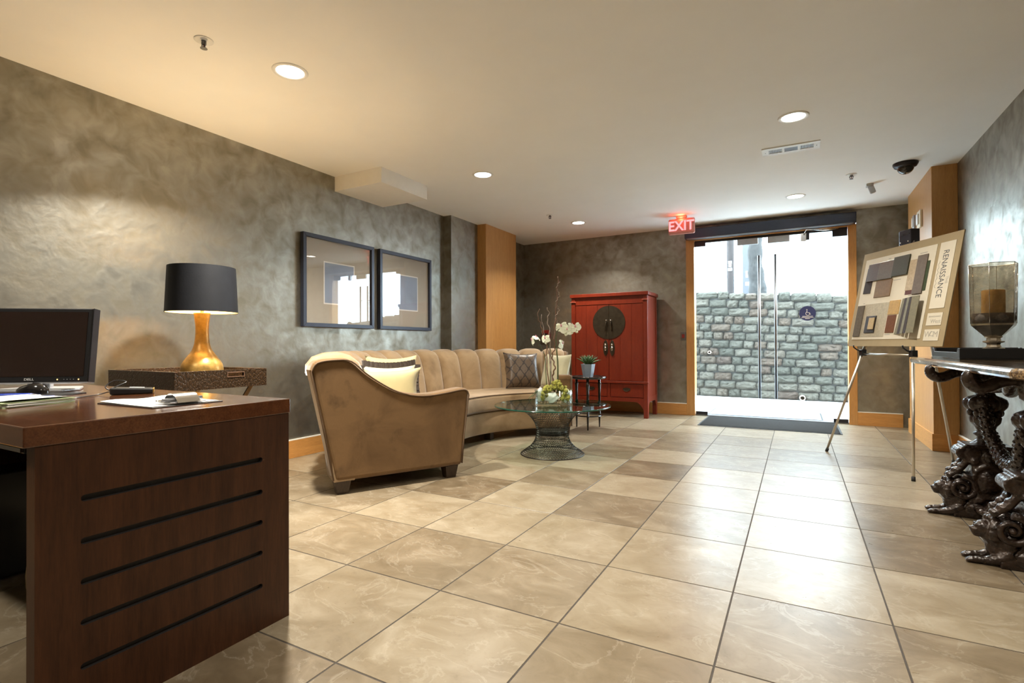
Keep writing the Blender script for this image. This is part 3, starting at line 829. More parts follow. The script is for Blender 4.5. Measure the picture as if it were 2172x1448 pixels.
# ------------------------------------------------------------------ pillows
def pillow(name, lab, mat, center, xdir, ndir, w, h, t, group='sofa pillows', fringe=None, pinch=.10):
    """center of the pillow; local x along xdir, thickness along ndir, height up"""
    n = Vector(ndir).normalized(); x = Vector(xdir); x = (x - n * x.dot(n)).normalized(); z = n.cross(x) if n.cross(x).z > 0 else x.cross(n)
    o = thing(name, lab, 'pillow', center, 0, group)
    o.rotation_euler = Matrix(((x.x, -n.x, z.x), (x.y, -n.y, z.y), (x.z, -n.z, z.z))).to_euler() if x.cross(-n).dot(z) > 0 else Matrix(((x.x, n.x, z.x), (x.y, n.y, z.y), (x.z, n.z, z.z))).to_euler()
    mb = MB()
    for sgn in (-1, 1):
        def fn(u, v_, sgn=sgn):
            a, b = 2 * u - 1, 2 * v_ - 1
            px_ = a * (1 - pinch * (1 - b * b) * abs(a) ** 2 * 0 - pinch * (1 - abs(b)) * 0)
            k = (1 - pinch * (1 - abs(a) ** 2) * abs(b)); k2 = (1 - pinch * (1 - abs(b) ** 2) * abs(a))
            th = (max(0, 1 - a ** 4) * max(0, 1 - b ** 4)) ** .55
            wr = 1 + .05 * math.sin(9 * a + 4 * b) * (1 - th)
            return (a * w / 2 * k2, sgn * t / 2 * th * wr, b * h / 2 * k)
        mb.grid(fn, 18, 18)
    mb.build('cover', mat, o)
    if fringe:
        mb = MB()
        N = 40
        for e in range(4):
            for k in range(N):
                s_ = (k + .5) / N * 2 - 1
                k_ = 1 - pinch * (1 - s_ * s_)
                base = {0: (s_ * w / 2, -h / 2 * k_), 1: (w / 2 * k_, s_ * h / 2), 2: (-s_ * w / 2, h / 2 * k_), 3: (-w / 2 * k_, -s_ * h / 2)}[e]
                d_ = {0: (0, -1), 1: (1, 0), 2: (0, 1), 3: (-1, 0)}[e]; tx = (d_[1], -d_[0])
                L = .045; ww = .0085; oy = .006 * math.sin(k * 2.3)
                p0 = Vector((base[0] - d_[0] * .008, 0, base[1] - d_[1] * .008)); p1 = Vector((base[0] + d_[0] * L, oy, base[1] + d_[1] * L)); tv = Vector((tx[0], 0, tx[1])) * ww
                nn = Vector((0, .006, 0))
                mb.add([p0 - tv, p0 + tv, p1 + tv, p1 - tv, p0 + nn, p1 + nn], [(0, 1, 4), (1, 2, 5, 4), (2, 3, 5), (3, 0, 4, 5), (0, 3, 2, 1)])
        tag(mb.build('fringe', fringe, o), kind='stuff')
    return o
def arm_dir(a): return (PT(1, a, 0) - PT(2, a, 0)).normalized()     # from the back to the front
def tan_dir(a): return Vector((math.sin(rad(a)), math.cos(rad(a)), 0))   # towards increasing angle
u_ = arm_dir(-55); n_ = tan_dir(-55)
pillow('lumbar_pillow', 'small cream silk lumbar pillow nearest the scooped arm of the sofa', M['cream_fabric'], PT(1.605, -55, .625) + n_ * .06, u_, (n_ * .93 + Vector((0, 0, -.22))), .56, .34, .13, pinch=.17)
pillow('fringed_pillow', 'cream pillow edged with dark brown fringe behind the lumbar pillow', M['pale_fabric'], PT(1.515, -50, .640) + n_ * .14, u_, (n_ * .93 + Vector((0, 0, -.25))), .40, .33, .12, fringe=M['fringe'], pinch=.14)
pillow('square_pillow', 'plain pale cream square pillow tucked behind the fringed pillow', M['cream_fabric'], PT(1.46, -46, .672) + n_ * .25, u_, (n_ * .92 + Vector((0, 0, -.30))), .42, .42, .12, pinch=.15)
pillow('damask_pillow', 'dark brown damask square pillow leaning on the sofa back', M['damask'], PT(1.60, 45, .662), tan_dir(36) + Vector((0, 0, -.06)), (arm_dir(41) * .93 + Vector((0, 0, .30))), .42, .42, .16)
pillow('pale_pillow', 'pale ivory pillow beside the damask pillow behind the orchid stems', M['pale_fabric'], PT(1.38, 58, .655), arm_dir(52) * 1 + tan_dir(52) * .5, (tan_dir(52) * -.9 + arm_dir(52) * .5 + Vector((0, 0, .25))), .40, .40, .14)

# ------------------------------------------------------------------ coffee table with wire base
CT = (-1.66, 1.475)
ct = thing('coffee_table', 'round glass coffee table on an hourglass base of dark wire mesh', 'coffee table', (CT[0], CT[1], 0))
ZT = .430; RT = .505
MB().lathe([(RT - .006, ZT - .012), (RT - .006, ZT), ], n=72).build('glass_top', M['table_glass'], ct)
MB().lathe([(RT - .006, ZT - .012), (RT, ZT - .010), (RT, ZT - .002), (RT - .006, ZT)], n=72, caps=False).build('glass_edge', M['glass_edge'], ct)
cprof = spline([(.275, 0, .004), (.245, 0, .030), (.195, 0, .065), (.155, 0, .115), (.138, 0, .175), (.138, 0, .225), (.155, 0, .275), (.20, 0, .335), (.265, 0, .385), (.315, 0, .415)], 6)
def cp_at(t_):
    k = t_ * (len(cprof) - 1); i = min(int(k), len(cprof) - 2); f = k - i; p = cprof[i].lerp(cprof[i + 1], f); return p.x, p.z
mb = MB(); n2 = 132; nr = 26
for j in range(nr):
    for i in range(n2):
        zz = .22 if (i + j) % 2 == 0 else -.22
        def V_(j_, i_):
            z0_ = (.22 if (i_ + j_) % 2 == 0 else -.22); t_ = min(1, max(0, (j_ + .5 + z0_) / nr)); r_, z_ = cp_at(t_); a = 2 * PI * i_ / n2
            return Vector((r_ * math.cos(a), r_ * math.sin(a), z_))
        ends = [(V_(j, i), V_(j, i + 1))]
        if (i + j) % 2 == 0 and j < nr - 1: ends.append((V_(j, i), V_(j + 1, i)))
        for a_, b_ in ends:
            mid = (a_ + b_) / 2; nrm = Vector((mid.x, mid.y, 0)).normalized(); d_ = (b_ - a_)
            if d_.length < 1e-6: continue
            s_ = d_.cross(nrm).normalized() * .0019; q_ = nrm * .0028
            mb.add([a_ - s_, a_ + s_, a_ + q_, b_ - s_, b_ + s_, b_ + q_], [(0, 1, 4, 3), (1, 2, 5, 4), (2, 0, 3, 5)])
tag(mb.build('wire_mesh', M['mesh_wire'], ct), kind='stuff')
for t_, r_ in ((0, .005), (.30, .0025), (1.0, .004)):
    rr, zz = cp_at(t_); MB().tube([(rr * math.cos(a * PI / 24), rr * math.sin(a * PI / 24), zz) for a in range(48)], r_, 6, closed=True).build('hoop', M['mesh_wire'], ct)
MB().lathe([(.128, .17), (.128, .205)], n=36).build('inner_collar', M['mesh_wire'], ct)

# orchid arrangement
OR = (CT[0] + .03, CT[1] - .03)
orc = thing('orchid_arrangement', 'white orchids with twigs and moss in a low glass bowl on the coffee table', 'plant', (OR[0], OR[1], ZT + .0005))
RB = .165
MB().lathe([(.0, 0), (RB, 0), (RB, .135), (RB - .005, .135), (RB - .005, .012), (0, .012)], n=48, caps=False).build('glass_bowl', M['bowl_glass'], orc)
rg = random.Random(3)
mb = MB()
for k in range(60):
    a = rg.uniform(0, 6.28); r_ = math.sqrt(rg.random()) * (RB - .03); mb.ball((r_ * math.cos(a), r_ * math.sin(a), .022 + rg.uniform(0, .012)), rg.uniform(.010, .016), 7, 5)
tag(mb.build('pebbles', M['pebble'], orc), kind='stuff')
# direction towards the camera side from the bowl
cdir = Vector((CAM.x - OR[0], CAM.y - OR[1], 0)).normalized(); sdir = Vector((-cdir.y, cdir.x, 0))   # sdir: to the right in view
def LO(s_, d_, z_):
    k_ = 1.0 if z_ < .17 else 1.22
    return sdir * s_ * (1.0 if z_ < .3 else 1.18) + cdir * d_ + Vector((0, 0, .10 + (z_ - .10) * k_))
for (s_, d_, z_, a_, b_, c_) in ((-.02, .085, .072, .065, .030, .048), (.105, .05, .085, .040, .03, .06), (-.115, .05, .09, .032, .02, .062)):
    mb = MB().ball((0, 0, 0), (a_, b_, c_), 9, 6); rr_ = random.Random(int(s_ * 1000))
    mb.v = [tuple(Vector(v_) * rr_.uniform(.82, 1.12)) for v_ in mb.v]; mb.sm = [False] * len(mb.f)
    mb.xf(frame_m(LO(s_, d_, z_), sdir, Vector((0, 0, 1)))); mb.build('quartz_stone', M['quartz'], orc)
mb = MB()
for k in range(150):
    t_ = rg.random(); a_ = rad(205 - 245 * t_)
    s_ = .012 + .088 * math.cos(a_) + rg.uniform(-.025, .025); z_ = .085 + .085 * math.sin(a_) * (1 if math.sin(a_) > 0 else .55) + rg.uniform(-.022, .022)
    d_ = .05 + rg.uniform(-.09, .055)
    mb.ball(LO(s_, d_, max(z_, .03)), rg.uniform(.010, .020), 7, 5)
for v_i in range(len(mb.v)): mb.v[v_i] = tuple(Vector(mb.v[v_i]) + Vector((rg.uniform(-.004, .004), rg.uniform(-.004, .004), rg.uniform(-.004, .004))))
tag(mb.build('moss', M['moss'], orc), kind='stuff')
def strand(pts, r_, name, mt, n=7):
    p = spline([LO(*q) for q in pts], 6)
    if mt.startswith('twig'): p = [q + sdir * .005 * math.sin(i * 1.1) * min(1, i / 12) for i, q in enumerate(p)]
    rs_ = [r_ * (1 - .45 * i / len(p)) for i in range(len(p))]
    return MB().tube(p, rs_, n).build(name, M[mt], orc)
strand([(-.06, 0, .10), (-.068, 0, .25), (-.064, 0, .36), (-.105, .01, .45), (-.15, .02, .485)], .004, 'orchid_stem', 'stem')
strand([(-.03, 0, .10), (-.028, 0, .28), (-.020, 0, .40), (-.055, .02, .47)], .004, 'orchid_stem', 'stem')
strand([(.03, 0, .10), (.028, 0, .30), (.018, 0, .46), (.030, .02, .545), (.07, .03, .56), (.13, .03, .565)], .004, 'orchid_stem', 'stem')
strand([(.035, .01, .10), (.034, .01, .3), (.026, .01, .41), (.05, .02, .45)], .0035, 'orchid_stem', 'stem')
wob = [(0.0 + .012 * math.sin(k * 1.9), .01 * math.cos(k * 1.6), .10 + k * .045) for k in range(9)]
strand(wob + [(.01, 0, .55), (.018, 0, .66), (.028, 0, .80), (.036, 0, .93)], .0075, 'twig', 'twig')
vine = [(.012 + .022 * (.5 + k * .05) + .012 * math.sin(k * 1.55), .014 * math.cos(k * 1.55), .56 + k * .026) for k in range(14)]
strand(vine, .0035, 'twig', 'twig_pale', 6)
strand([(-.01, 0, .12), (-.02, 0, .30), (-.028, 0, .44), (-.03, 0, .55), (-.045, 0, .62), (-.032, 0, .67), (-.05, 0, .71)], .005, 'twig', 'twig_pale')
strand([(-.03, .01, .12), (-.05, .01, .30), (-.048, .01, .44), (-.07, .01, .50), (-.085, 0, .55), (-.095, 0, .60), (-.115, 0, .64), (-.105, 0, .70)], .005, 'twig', 'twig')
strand([(-.0, .0, .12), (-.03, .0, .34), (-.05, .0, .47), (-.075, 0, .56), (-.09, 0, .66)], .0045, 'twig', 'twig_pale')
def flower(s_, d_, z_, face, size=.042, roll=0.0):
    size *= 1.2
    c = LO(s_, d_, z_); f = Vector(face).normalized(); xdir = f.cross(Vector((0, 0, 1))).normalized()
    base = frame_m(c, xdir, f) @ Matrix.Rotation(roll, 4, 'Z')
    mb = MB()
    def petal(ang, L, W):
        def fn(u, v_):
            w_ = W * math.sin(PI * min(1, v_ * .92 + .06)) ** .7; x = (u - .5) * 2 * w_
            r_ = L * v_; zc = -.25 * L * v_ * v_ + .18 * abs(x) ** 1.0 * .5 + .004
            return Matrix.Rotation(ang, 3, 'Z') @ Vector((r_, x, zc))
        mb.grid(fn, 6, 7)
    for k, (an, L, W) in enumerate(((90, 1.0, .36), (210, .95, .33), (330, .95, .33))): petal(rad(an), size * L, size * W)
    for an in (20, 160): petal(rad(an), size * 1.1, size * .55)
    mb.xf(base); fl_ = mb.build('flower', M['petal'], orc)
    mb = MB().ball((0, -.004, .006), (.007, .010, .006), 8, 6).ball((0, -.014, .010), (.005, .006, .004), 8, 5)
    mb.xf(base); mb.build('flower_lip', M['petal_lip'], fl_)
front = cdir
flower(.058, .03, .575, cdir + sdir * -.3, .046, .2); flower(.098, .04, .552, cdir + sdir * .1, .048, -.2)
flower(.128, .03, .575, cdir * .5 + sdir * .9, .042); flower(.158, .03, .570, cdir + sdir * .35, .046, .3)
flower(-.155, .02, .478, sdir * -1 + cdir * .25, .042); flower(-.125, .02, .497, cdir * .2 + Vector((0, 0, .7)) + sdir * .4, .038)
flower(-.060, .03, .490, cdir * .6 + sdir * -.6, .042); flower(.062, .02, .452, sdir + cdir * .35, .050)
MB().ball(LO(.172, .03, .535), (.010, .008, .010), 8, 6).build('bud', M['petal'], orc)
for (s0, s1, z1, w_) in ((-.08, -.20, .03, .014), (-.07, -.215, .06, .011), (-.06, -.19, .075, .010), (-.07, -.17, .02, .010)):
    p0, p1, p2 = LO(s0, .03, .13), LO((s0 + s1) / 2, .05, .125), LO(s1, .07, z1)
    c_ = spline([p0, p1, p2], 6); mb = MB()
    vs = []
    for k, q in enumerate(c_):
        ww = w_ * math.sin(PI * (k + .6) / (len(c_) + .4)) * .8 + .001
        vs += [q + cdir * ww, q + Vector((0, 0, -.003)), q - cdir * ww, q + Vector((0, 0, .003))]
    mb.add(vs, [(i * 4 + k, i * 4 + (k + 1) % 4, i * 4 + 4 + (k + 1) % 4, i * 4 + 4 + k) for i in range(len(c_) - 1) for k in range(4)], True)
    mb.build('leaf', M['leaf'], orc)
strand([(-.06, .02, .14), (-.095, .03, .165), (-.125, .03, .15), (-.15, .04, .125), (-.165, .04, .135)], .004, 'aerial_root', 'twig_pale', 6)

# ------------------------------------------------------------------ black side table with potted succulent
ET = (-1.865, 2.935)
et = thing('side_table', 'small round black lacquer side table beside the red armoire', 'side table', (ET[0], ET[1], 0))
MB().lathe([(.0, .565), (.190, .565), (.206, .572), (.208, .590), (.203, .592), (.196, .580), (0, .580)], n=48, caps=False).build('table_top', M['black_gloss'], et)
for a in (-73, 62, 167):
    x_, y_ = .165 * math.cos(rad(a)), .165 * math.sin(rad(a))
    lg = MB().lathe([(.008, 0), (.012, .12), (.012, .14), (.018, .145), (.018, .155), (.013, .16), (.015, .45), (.020, .50), (.020, .51), (.014, .515), (.017, .565)], (x_, y_, 0), 14).build('leg', M['black_gloss'], et)
MB().tube([(.150 * math.cos(q * PI / 20), .150 * math.sin(q * PI / 20), .150) for q in range(40)], .008, 8, closed=True).build('stretcher_ring', M['black_gloss'], et)
pt_ = thing('potted_succulent', 'spiky succulent in a faceted pale blue ceramic pot on the black side table', 'plant', (ET[0] - .005, ET[1] + .0, .5805), rad(20))
MB().lathe([(.052, 0), (.056, .004), (.082, .150), (.076, .150), (.070, .120), (0, .120)], n=6, caps=False, smooth=False).build('pot', M['pot'], pt_)
MB().lathe([(.0, .128), (.074, .126)], n=12, caps=False).build('soil', M['potting'], pt_)
rg = random.Random(8)
for k in range(26):
    a = k * 2.399; el = .35 + .95 * (k / 26.0); L = .16 - .05 * k / 26.0
    d_ = Vector((math.cos(a) * math.cos(el), math.sin(a) * math.cos(el), math.sin(el)))
    c_ = [Vector((0, 0, .135)) + d_ * L * t_ + Vector((0, 0, .03 * t_ * (1 - t_) + .01 * t_)) for t_ in (0, .25, .5, .75, 1)]
    MB().tube(c_, [.007, .011, .010, .006, .001], 5).build('leaf', M['leaf'], pt_)

# ------------------------------------------------------------------ red armoire
AX0, AX1, AY0, AY1, AH = -2.500, -1.455, 3.985, 4.50, 1.635
ar = thing('armoire', 'red lacquered wedding armoire with round brass lock plate against the back wall', 'cabinet', ((AX0 + AX1) / 2, (AY0 + AY1) / 2, 0))
def ab(name, x0, x1, y0, y1, z0, z1, mt='red', bev=.003, parent=None):
    return MB().box(x0, x1, y0, y1, z0, z1).build(name, M[mt], parent or ar, bev, world=True)
ab('cornice', AX0 - .015, AX1 + .015, AY0 - .015, AY1 + .01, AH - .045, AH)
for x0_, x1_ in ((AX0, AX0 + .055), (AX1 - .055, AX1)):
    ab('post', x0_, x1_, AY0, AY0 + .055, 0, AH - .045); ab('post', x0_, x1_, AY1 - .055, AY1, 0, AH - .045)
ab('side_panel', AX0 + .008, AX0 + .03, AY0 + .05, AY1 - .05, .25, AH - .05); ab('side_panel', AX1 - .03, AX1 - .008, AY0 + .05, AY1 - .05, .25, AH - .05)
ab('back_panel', AX0 + .03, AX1 - .03, AY1 - .03, AY1 - .01, .25, AH - .05)
ab('top_rail', AX0 + .055, AX1 - .055, AY0 + .006, AY0 + .05, AH - .15, AH - .045)
ab('middle_rail', AX0 - .006, AX1 + .006, AY0 - .006, AY0 + .05, .440, .470, 'red')
ab('shelf', AX0 + .03, AX1 - .03, AY0 + .05, AY1 - .03, .235, .255)
ab('stile', -1.995, -1.955, AY0 + .006, AY0 + .05, .255, .44)
# shaped apron
xs_ = [AX0 + .055 + (AX1 - AX0 - .11) * k / 24 for k in range(25)]
mb = MB()
for k in range(24):
    def zb(x): 
        e = min(x - AX0 - .055, AX1 - .055 - x); return .205 - .10 * max(0, 1 - e / .10) ** 2
    mb.prism([(xs_[k], AY0 + .004, zb(xs_[k])), (xs_[k + 1], AY0 + .004, zb(xs_[k + 1])), (xs_[k + 1], AY0 + .004, .256), (xs_[k], AY0 + .004, .256)], (0, .03, 0))
mb.build('apron', M['red'], ar, world=True)
mb = MB()
for k in range(12):
    ya, yb_ = AY0 + .055 + (AY1 - AY0 - .11) * k / 12, AY0 + .055 + (AY1 - AY0 - .11) * (k + 1) / 12
    def zc(y):
        e = min(y - AY0 - .055, AY1 - .055 - y); return .205 - .08 * max(0, 1 - e / .07) ** 2
    mb.prism([(AX1 - .03, ya, zc(ya)), (AX1 - .03, yb_, zc(yb_)), (AX1 - .03, yb_, .27), (AX1 - .03, ya, .27)], (.026, 0, 0))
mb.build('side_apron', M['red'], ar, world=True)
XC = -1.970
for k, (x0_, x1_) in enumerate(((AX0 + .058, XC - .002), (XC + .002, AX1 - .058))):
    d_ = bpy.data.objects.new('door', None); COL.objects.link(d_); d_.parent = ar; d_.location = ((x0_ + x1_) / 2 - ar.location.x, AY0 + .01 - ar.location.y, 0)
    # five boards per door with fine joints
    nb = 3; w_ = (x1_ - x0_) / nb
    for b in range(nb): ab('board', x0_ + b * w_ + .0008, x0_ + (b + 1) * w_ - .0008, AY0 + .010, AY0 + .034, .475, AH - .153, 'red', .0015, d_)
    sg = -1 if k == 0 else 1
    # half of the round lock plate
    cx_, cz_, R_ = XC, 1.245, .222
    pts = [(cx_ + sg * .002, cz_ - R_)] + [(cx_ + sg * (.002 + (R_ - .002) * math.cos(rad(q))), cz_ + R_ * math.sin(rad(q))) for q in range(-85, 90, 5)] + [(cx_ + sg * .002, cz_ + R_)]
    lp = MB().prism([(x, AY0 + .0095, z) for x, z in pts], (0, -.004, 0)).build('lock_plate', M['iron'], d_, world=True)
    MB().tube([(cx_ + sg * .03, AY0 - .004, cz_ + .025), (cx_ + sg * .034, AY0 - .014, cz_ - .02), (cx_ + sg * .045, AY0 - .010, cz_ - .12)], .006, 8).build('hasp', M['iron'], d_, world=True)
    MB().ball((cx_ + sg * .03, AY0 - .010, cz_ + .025), .011, 10, 8).build('stud', M['chrome'], d_, world=True)
    # shaped pull plate under it
    px0 = cx_ + sg * .045
    hp = MB().prism([(px0 + .034 * math.cos(rad(q)) * (1 if abs(q % 180 - 90) > 30 else .9), AY0 + .0095, .905 + .105 * math.sin(rad(q))) for q in range(0, 360, 15)], (0, -.005, 0)).build('pull_plate', M['iron'], d_, world=True)
    MB().ball((px0, AY0 - .006, .945), (.013, .012, .018), 10, 8).ball((px0, AY0 - .008, .895), (.016, .012, .030), 10, 8).build('drop_pull', M['chrome'], d_, world=True)
for x0_, x1_ in ((AX0 + .06, -1.999), (-1.951, AX1 - .06)):
    dr = ab('drawer', x0_, x1_, AY0 + .008, AY0 + .030, .262, .434, 'red', .003)
    cx_ = (x0_ + x1_) / 2
    hp = MB().prism([(cx_ + .052 * math.cos(rad(q)), AY0 + .0078, .365 + .022 * math.sin(rad(q))) for q in range(0, 360, 20)], (0, -.003, 0)).build('pull_plate', M['iron'], dr, world=True)
    MB().tube([(cx_ + .035 * math.cos(rad(q)), AY0 - .006, .360 + .022 * math.sin(rad(q))) for q in range(180, 361, 20)], .004, 6).build('pull', M['iron'], dr, world=True)
for x_ in (AX0 + .028, AX1 - .028):    # corbels under the cornice
    ab('corbel', x_ - .04, x_ + .04, AY0 - .012, AY0, AH - .11, AH - .10, 'red_worn', .002)

# ------------------------------------------------------------------ framed pictures
def picture(y0, y1, lab, art):
    z0, z1, fw = 1.118, 1.938, .035
    t = thing('framed_picture', lab, 'picture', (XL, (y0 + y1) / 2, (z0 + z1) / 2), 0, 'framed pictures above the sofa')
    xb, xf_ = XL + .006, XL + .045
    def bar(pts): return MB().prism([(xb, y, z) for y, z in pts], (xf_ - xb, 0, 0)).build('frame_bar', M['navy'], t, .002, world=True)
    bar([(y0, z1), (y1, z1), (y1 - fw, z1 - fw), (y0 + fw, z1 - fw)]); bar([(y0, z0), (y0 + fw, z0 + fw), (y1 - fw, z0 + fw), (y1, z0)])
    bar([(y0, z0), (y0, z1), (y0 + fw, z1 - fw), (y0 + fw, z0 + fw)]); bar([(y1, z0), (y1 - fw, z0 + fw), (y1 - fw, z1 - fw), (y1, z1)])
    MB().box(xb, XL + .018, y0 + .02, y1 - .02, z0 + .02, z1 - .02).build('mat_board', M['matboard'], t, world=True)
    a0, a1, b0, b1 = art
    MB().box(XL + .018, XL + .0185, a0 - .012, a1 + .012, b0 - .012, b1 + .012).build('bevel_line', M['paper'], t, world=True)
    pr = MB().box(XL + .0185, XL + .019, a0, a1, b0, b1).build('print', M['art_blue'], t, world=True)
    MB().box(XL + .026, XL + .028, y0 + fw - .004, y1 - fw + .004, z0 + fw - .004, z1 - fw + .004).build('glazing', M['pic_glass'], t, world=True)
picture(.372, 1.228, 'dark framed blue print in a wide taupe mat, the one nearer the desk', (.625, .975, 1.34, 1.705))
picture(1.312, 2.160, 'dark framed blue print in a wide taupe mat, the one nearer the corner column', (1.565, 1.930, 1.34, 1.705))

# ------------------------------------------------------------------ tray table and lamp
TX0, TX1, TY0, TY1, TZ = -3.43, -2.72, -1.10, -.545, .812
tt = thing('tray_table', 'brown crocodile leather tray table on crossed steel legs by the left wall', 'side table', ((TX0 + TX1) / 2, (TY0 + TY1) / 2, 0))
b0 = .705
MB().box(TX0 + .012, TX1 - .012, TY0 + .012, TY1 - .012, b0, b0 + .012).build('tray_floor', M['croc'], tt, world=True)
for (x0_, x1_, y0_, y1_) in ((TX0, TX1, TY0, TY0 + .014), (TX0, TX1, TY1 - .014, TY1), (TX0, TX0 + .014, TY0 + .014, TY1 - .014)):
    MB().box(x0_, x1_, y0_, y1_, b0, TZ).build('tray_side', M['croc'], tt, .002, world=True)
# front side with the hand hole
hy0, hy1, hz0, hz1 = -.80, -.70, .772, .794
mb = MB()
mb.box(TX1 - .014, TX1, TY0 + .014, hy0, b0, TZ).box(TX1 - .014, TX1, hy1, TY1 - .014, b0, TZ).box(TX1 - .014, TX1, hy0, hy1, b0, hz0).box(TX1 - .014, TX1, hy0, hy1, hz1, TZ)
fs_ = mb.build('tray_side', M['croc'], tt, world=True)
mb = MB()
for q in ((hy0 - .004, hy1 + .004, hz0 - .004, hz0), (hy0 - .004, hy1 + .004, hz1, hz1 + .004), (hy0 - .004, hy0, hz0, hz1), (hy1, hy1 + .004, hz0, hz1)): mb.box(TX1 - .016, TX1 + .002, *q)
mb.build('hand_hole_trim', M['twig'], fs_, world=True)
for x_ in (TX0 + .10, TX1 - .10):
    for (ya, yb_) in ((TY0 + .04, TY1 - .05), (TY1 - .04, TY0 + .05)):
        o_ = .012 if ya < yb_ else -.012
        d_ = Vector((0, yb_ - ya, b0)); nrm = Vector((0, -d_.z, d_.y)).normalized() * .012
        p0, p1 = Vector((x_ + o_, ya, 0)), Vector((x_ + o_, yb_, b0))
        MB().prism([p0 - nrm, p0 + nrm, p1 + nrm, p1 - nrm], (.010, 0, 0)).build('leg', M['chrome'], tt, world=True)
MB().tube([(TX0 + .10, (TY0 + TY1) / 2, .35), (TX1 - .09, (TY0 + TY1) / 2, .35)], .008, 10).build('stretcher', M['chrome'], tt, world=True)
LP = (-3.02, -.775)
lp = thing('table_lamp', 'gold gourd-shaped ceramic lamp with a black drum shade on the tray table', 'lamp', (LP[0], LP[1], b0 + .0125))
zz0 = -(b0 + .0125)
bp_ = spline([(.078, 0, .0), (.092, 0, .010), (.112, 0, .045), (.118, 0, .085), (.110, 0, .125), (.085, 0, .165), (.058, 0, .205), (.043, 0, .25), (.037, 0, .31), (.037, 0, .36), (.042, 0, .41), (.047, 0, .44)], 4)
MB().lathe([(p.x, p.z) for p in bp_] + [(.0, .442)], n=48, caps=False).build('base', M['lamp_gold'], lp)
MB().lathe([(.010, .44), (.010, .52), (.016, .52), (.016, .56)], n=14).build('socket', M['brushed'], lp)
s0, s1 = 1.160 + zz0, 1.440 + zz0
MB().lathe([(.199, s0), (.186, s1)], n=64, caps=False).build('shade', M['shade'], lp)
MB().lathe([(.196, s0 + .002), (.183, s1 - .002)], n=64, caps=False).build('shade_lining', M['shade_in'], lp)
MB().ball((0, 0, .60), (.030, .030, .042), 16, 10).build('bulb', M['bulb'], lp)
for a in (0, 120, 240): MB().tube([(.012, 0, s1 - .01) if False else (.012 * math.cos(rad(a)), .012 * math.sin(rad(a)), s1 - .015), (.184 * math.cos(rad(a)), .184 * math.sin(rad(a)), s1 - .006)], .0018, 5).build('spider', M['brushed'], lp)
l = bpy.data.lights.new('table_lamp_bulb', 'POINT'); l.energy = LAMP_W; l.color = (1, .74, .42); l.shadow_soft_size = .045
lo = bpy.data.objects.new('table_lamp_bulb', l); COL.objects.link(lo); lo.parent = lp; lo.location = (0, 0, .60 + .002)

# ------------------------------------------------------------------ desk
DKX, DY0, DY1, DZ = -1.36, -2.167, -1.445, .765
DKL = -3.05
dk = thing('desk', 'dark walnut reception desk with slotted end panel', 'desk', ((DKX + DKL) / 2, (DY0 + DY1) / 2, 0))
MB().box(DKL, DKX + .004, DY0, DY1 + .004, .715, DZ).build('desk_top', M['desk_top'], dk, .003, world=True)
# end panel: face with five rounded slots cut in
slots = [(.570, .0085), (.462, .0085), (.360, .0085), (.258, .0085), (.147, .0085)]
sy0, sy1 = -2.055, -1.548
bm = bmesh.new()
def loop(pts):
    vs = [bm.verts.new(p) for p in pts]
    return [bm.edges.new((vs[i], vs[(i + 1) % len(vs)])) for i in range(len(vs))], vs
edges = []
e_, outer = loop([(DKX, DY0 + .022, 0), (DKX, DY1, 0), (DKX, DY1, .715), (DKX, DY0 + .022, .715)]); edges += e_
def stadium(zc_, r_, x_):
    out = []
    for k in range(7): a = rad(-90 + 30 * k); out.append((x_, sy1 - r_ + r_ * math.cos(a), zc_ + r_ * math.sin(a)))
    for k in range(7): a = rad(90 + 30 * k); out.append((x_, sy0 + r_ + r_ * math.cos(a), zc_ + r_ * math.sin(a)))
    return out
for zc_, r_ in slots: edges += loop(stadium(zc_, r_, DKX))[0]
bmesh.ops.triangle_fill(bm, use_beauty=True, use_dissolve=False, edges=edges)
bm.verts.index_update()
mb = MB(); mb.add([v_.co.copy() for v_ in bm.verts], [tuple(v_.index for v_ in f.verts) for f in bm.faces]); bm.free()
# drop triangles that fill a slot
def in_slot(f):
    c = sum((Vector(mb.v[i]) for i in f), Vector()) / 3
    return any(abs(c.z - zc_) < r_ * .98 and sy0 < c.y < sy1 for zc_, r_ in slots)
mb.f = [f for f in mb.f if not in_slot(f)]; mb.sm = [False] * len(mb.f)
x1_ = DKX - .045
q = [(DKX, DY0 + .022, 0), (DKX, DY1, 0), (DKX, DY1, .715), (DKX, DY0 + .022, .715)]; q2 = [(x1_, y, z) for x, y, z in q]
mb.add(q + q2, [(0, 1, 5, 4), (1, 2, 6, 5), (2, 3, 7, 6), (3, 0, 4, 7), (4, 5, 6, 7)])
panel = mb.build('end_panel', M['desk'], dk, world=True)
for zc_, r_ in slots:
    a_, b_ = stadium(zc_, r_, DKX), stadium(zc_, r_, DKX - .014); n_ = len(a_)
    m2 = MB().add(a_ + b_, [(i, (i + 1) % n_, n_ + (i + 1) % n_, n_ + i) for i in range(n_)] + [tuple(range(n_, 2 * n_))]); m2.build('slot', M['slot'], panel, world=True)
MB().box(DKL, DKL + .045, DY0 + .022, DY1, 0, .715).build('end_panel', M['desk'], dk, .002, world=True)
MB().box(DKL + .045, DKX - .045, DY1 - .06, DY1 - .04, .18, .715).build('modesty_panel', M['desk'], dk, world=True)
kt = MB().box(DKL + .30, DKX - .30, DY0 + .10, DY0 + .50, .655, .685).build('keyboard_drawer', M['black'], dk, .003, world=True)
MB().box(DKL + .30, DKX - .30, DY0 + .092, DY0 + .10, .660, .672).build('drawer_rail', M['brushed'], kt, world=True)
cpu = thing('computer_tower', 'dark computer tower standing on the floor under the desk', 'computer', (-2.72, -1.72, 0))
MB().box(-.10, .10, -.22, .20, 0.012, .44).build('case', M['black'], cpu, .008)
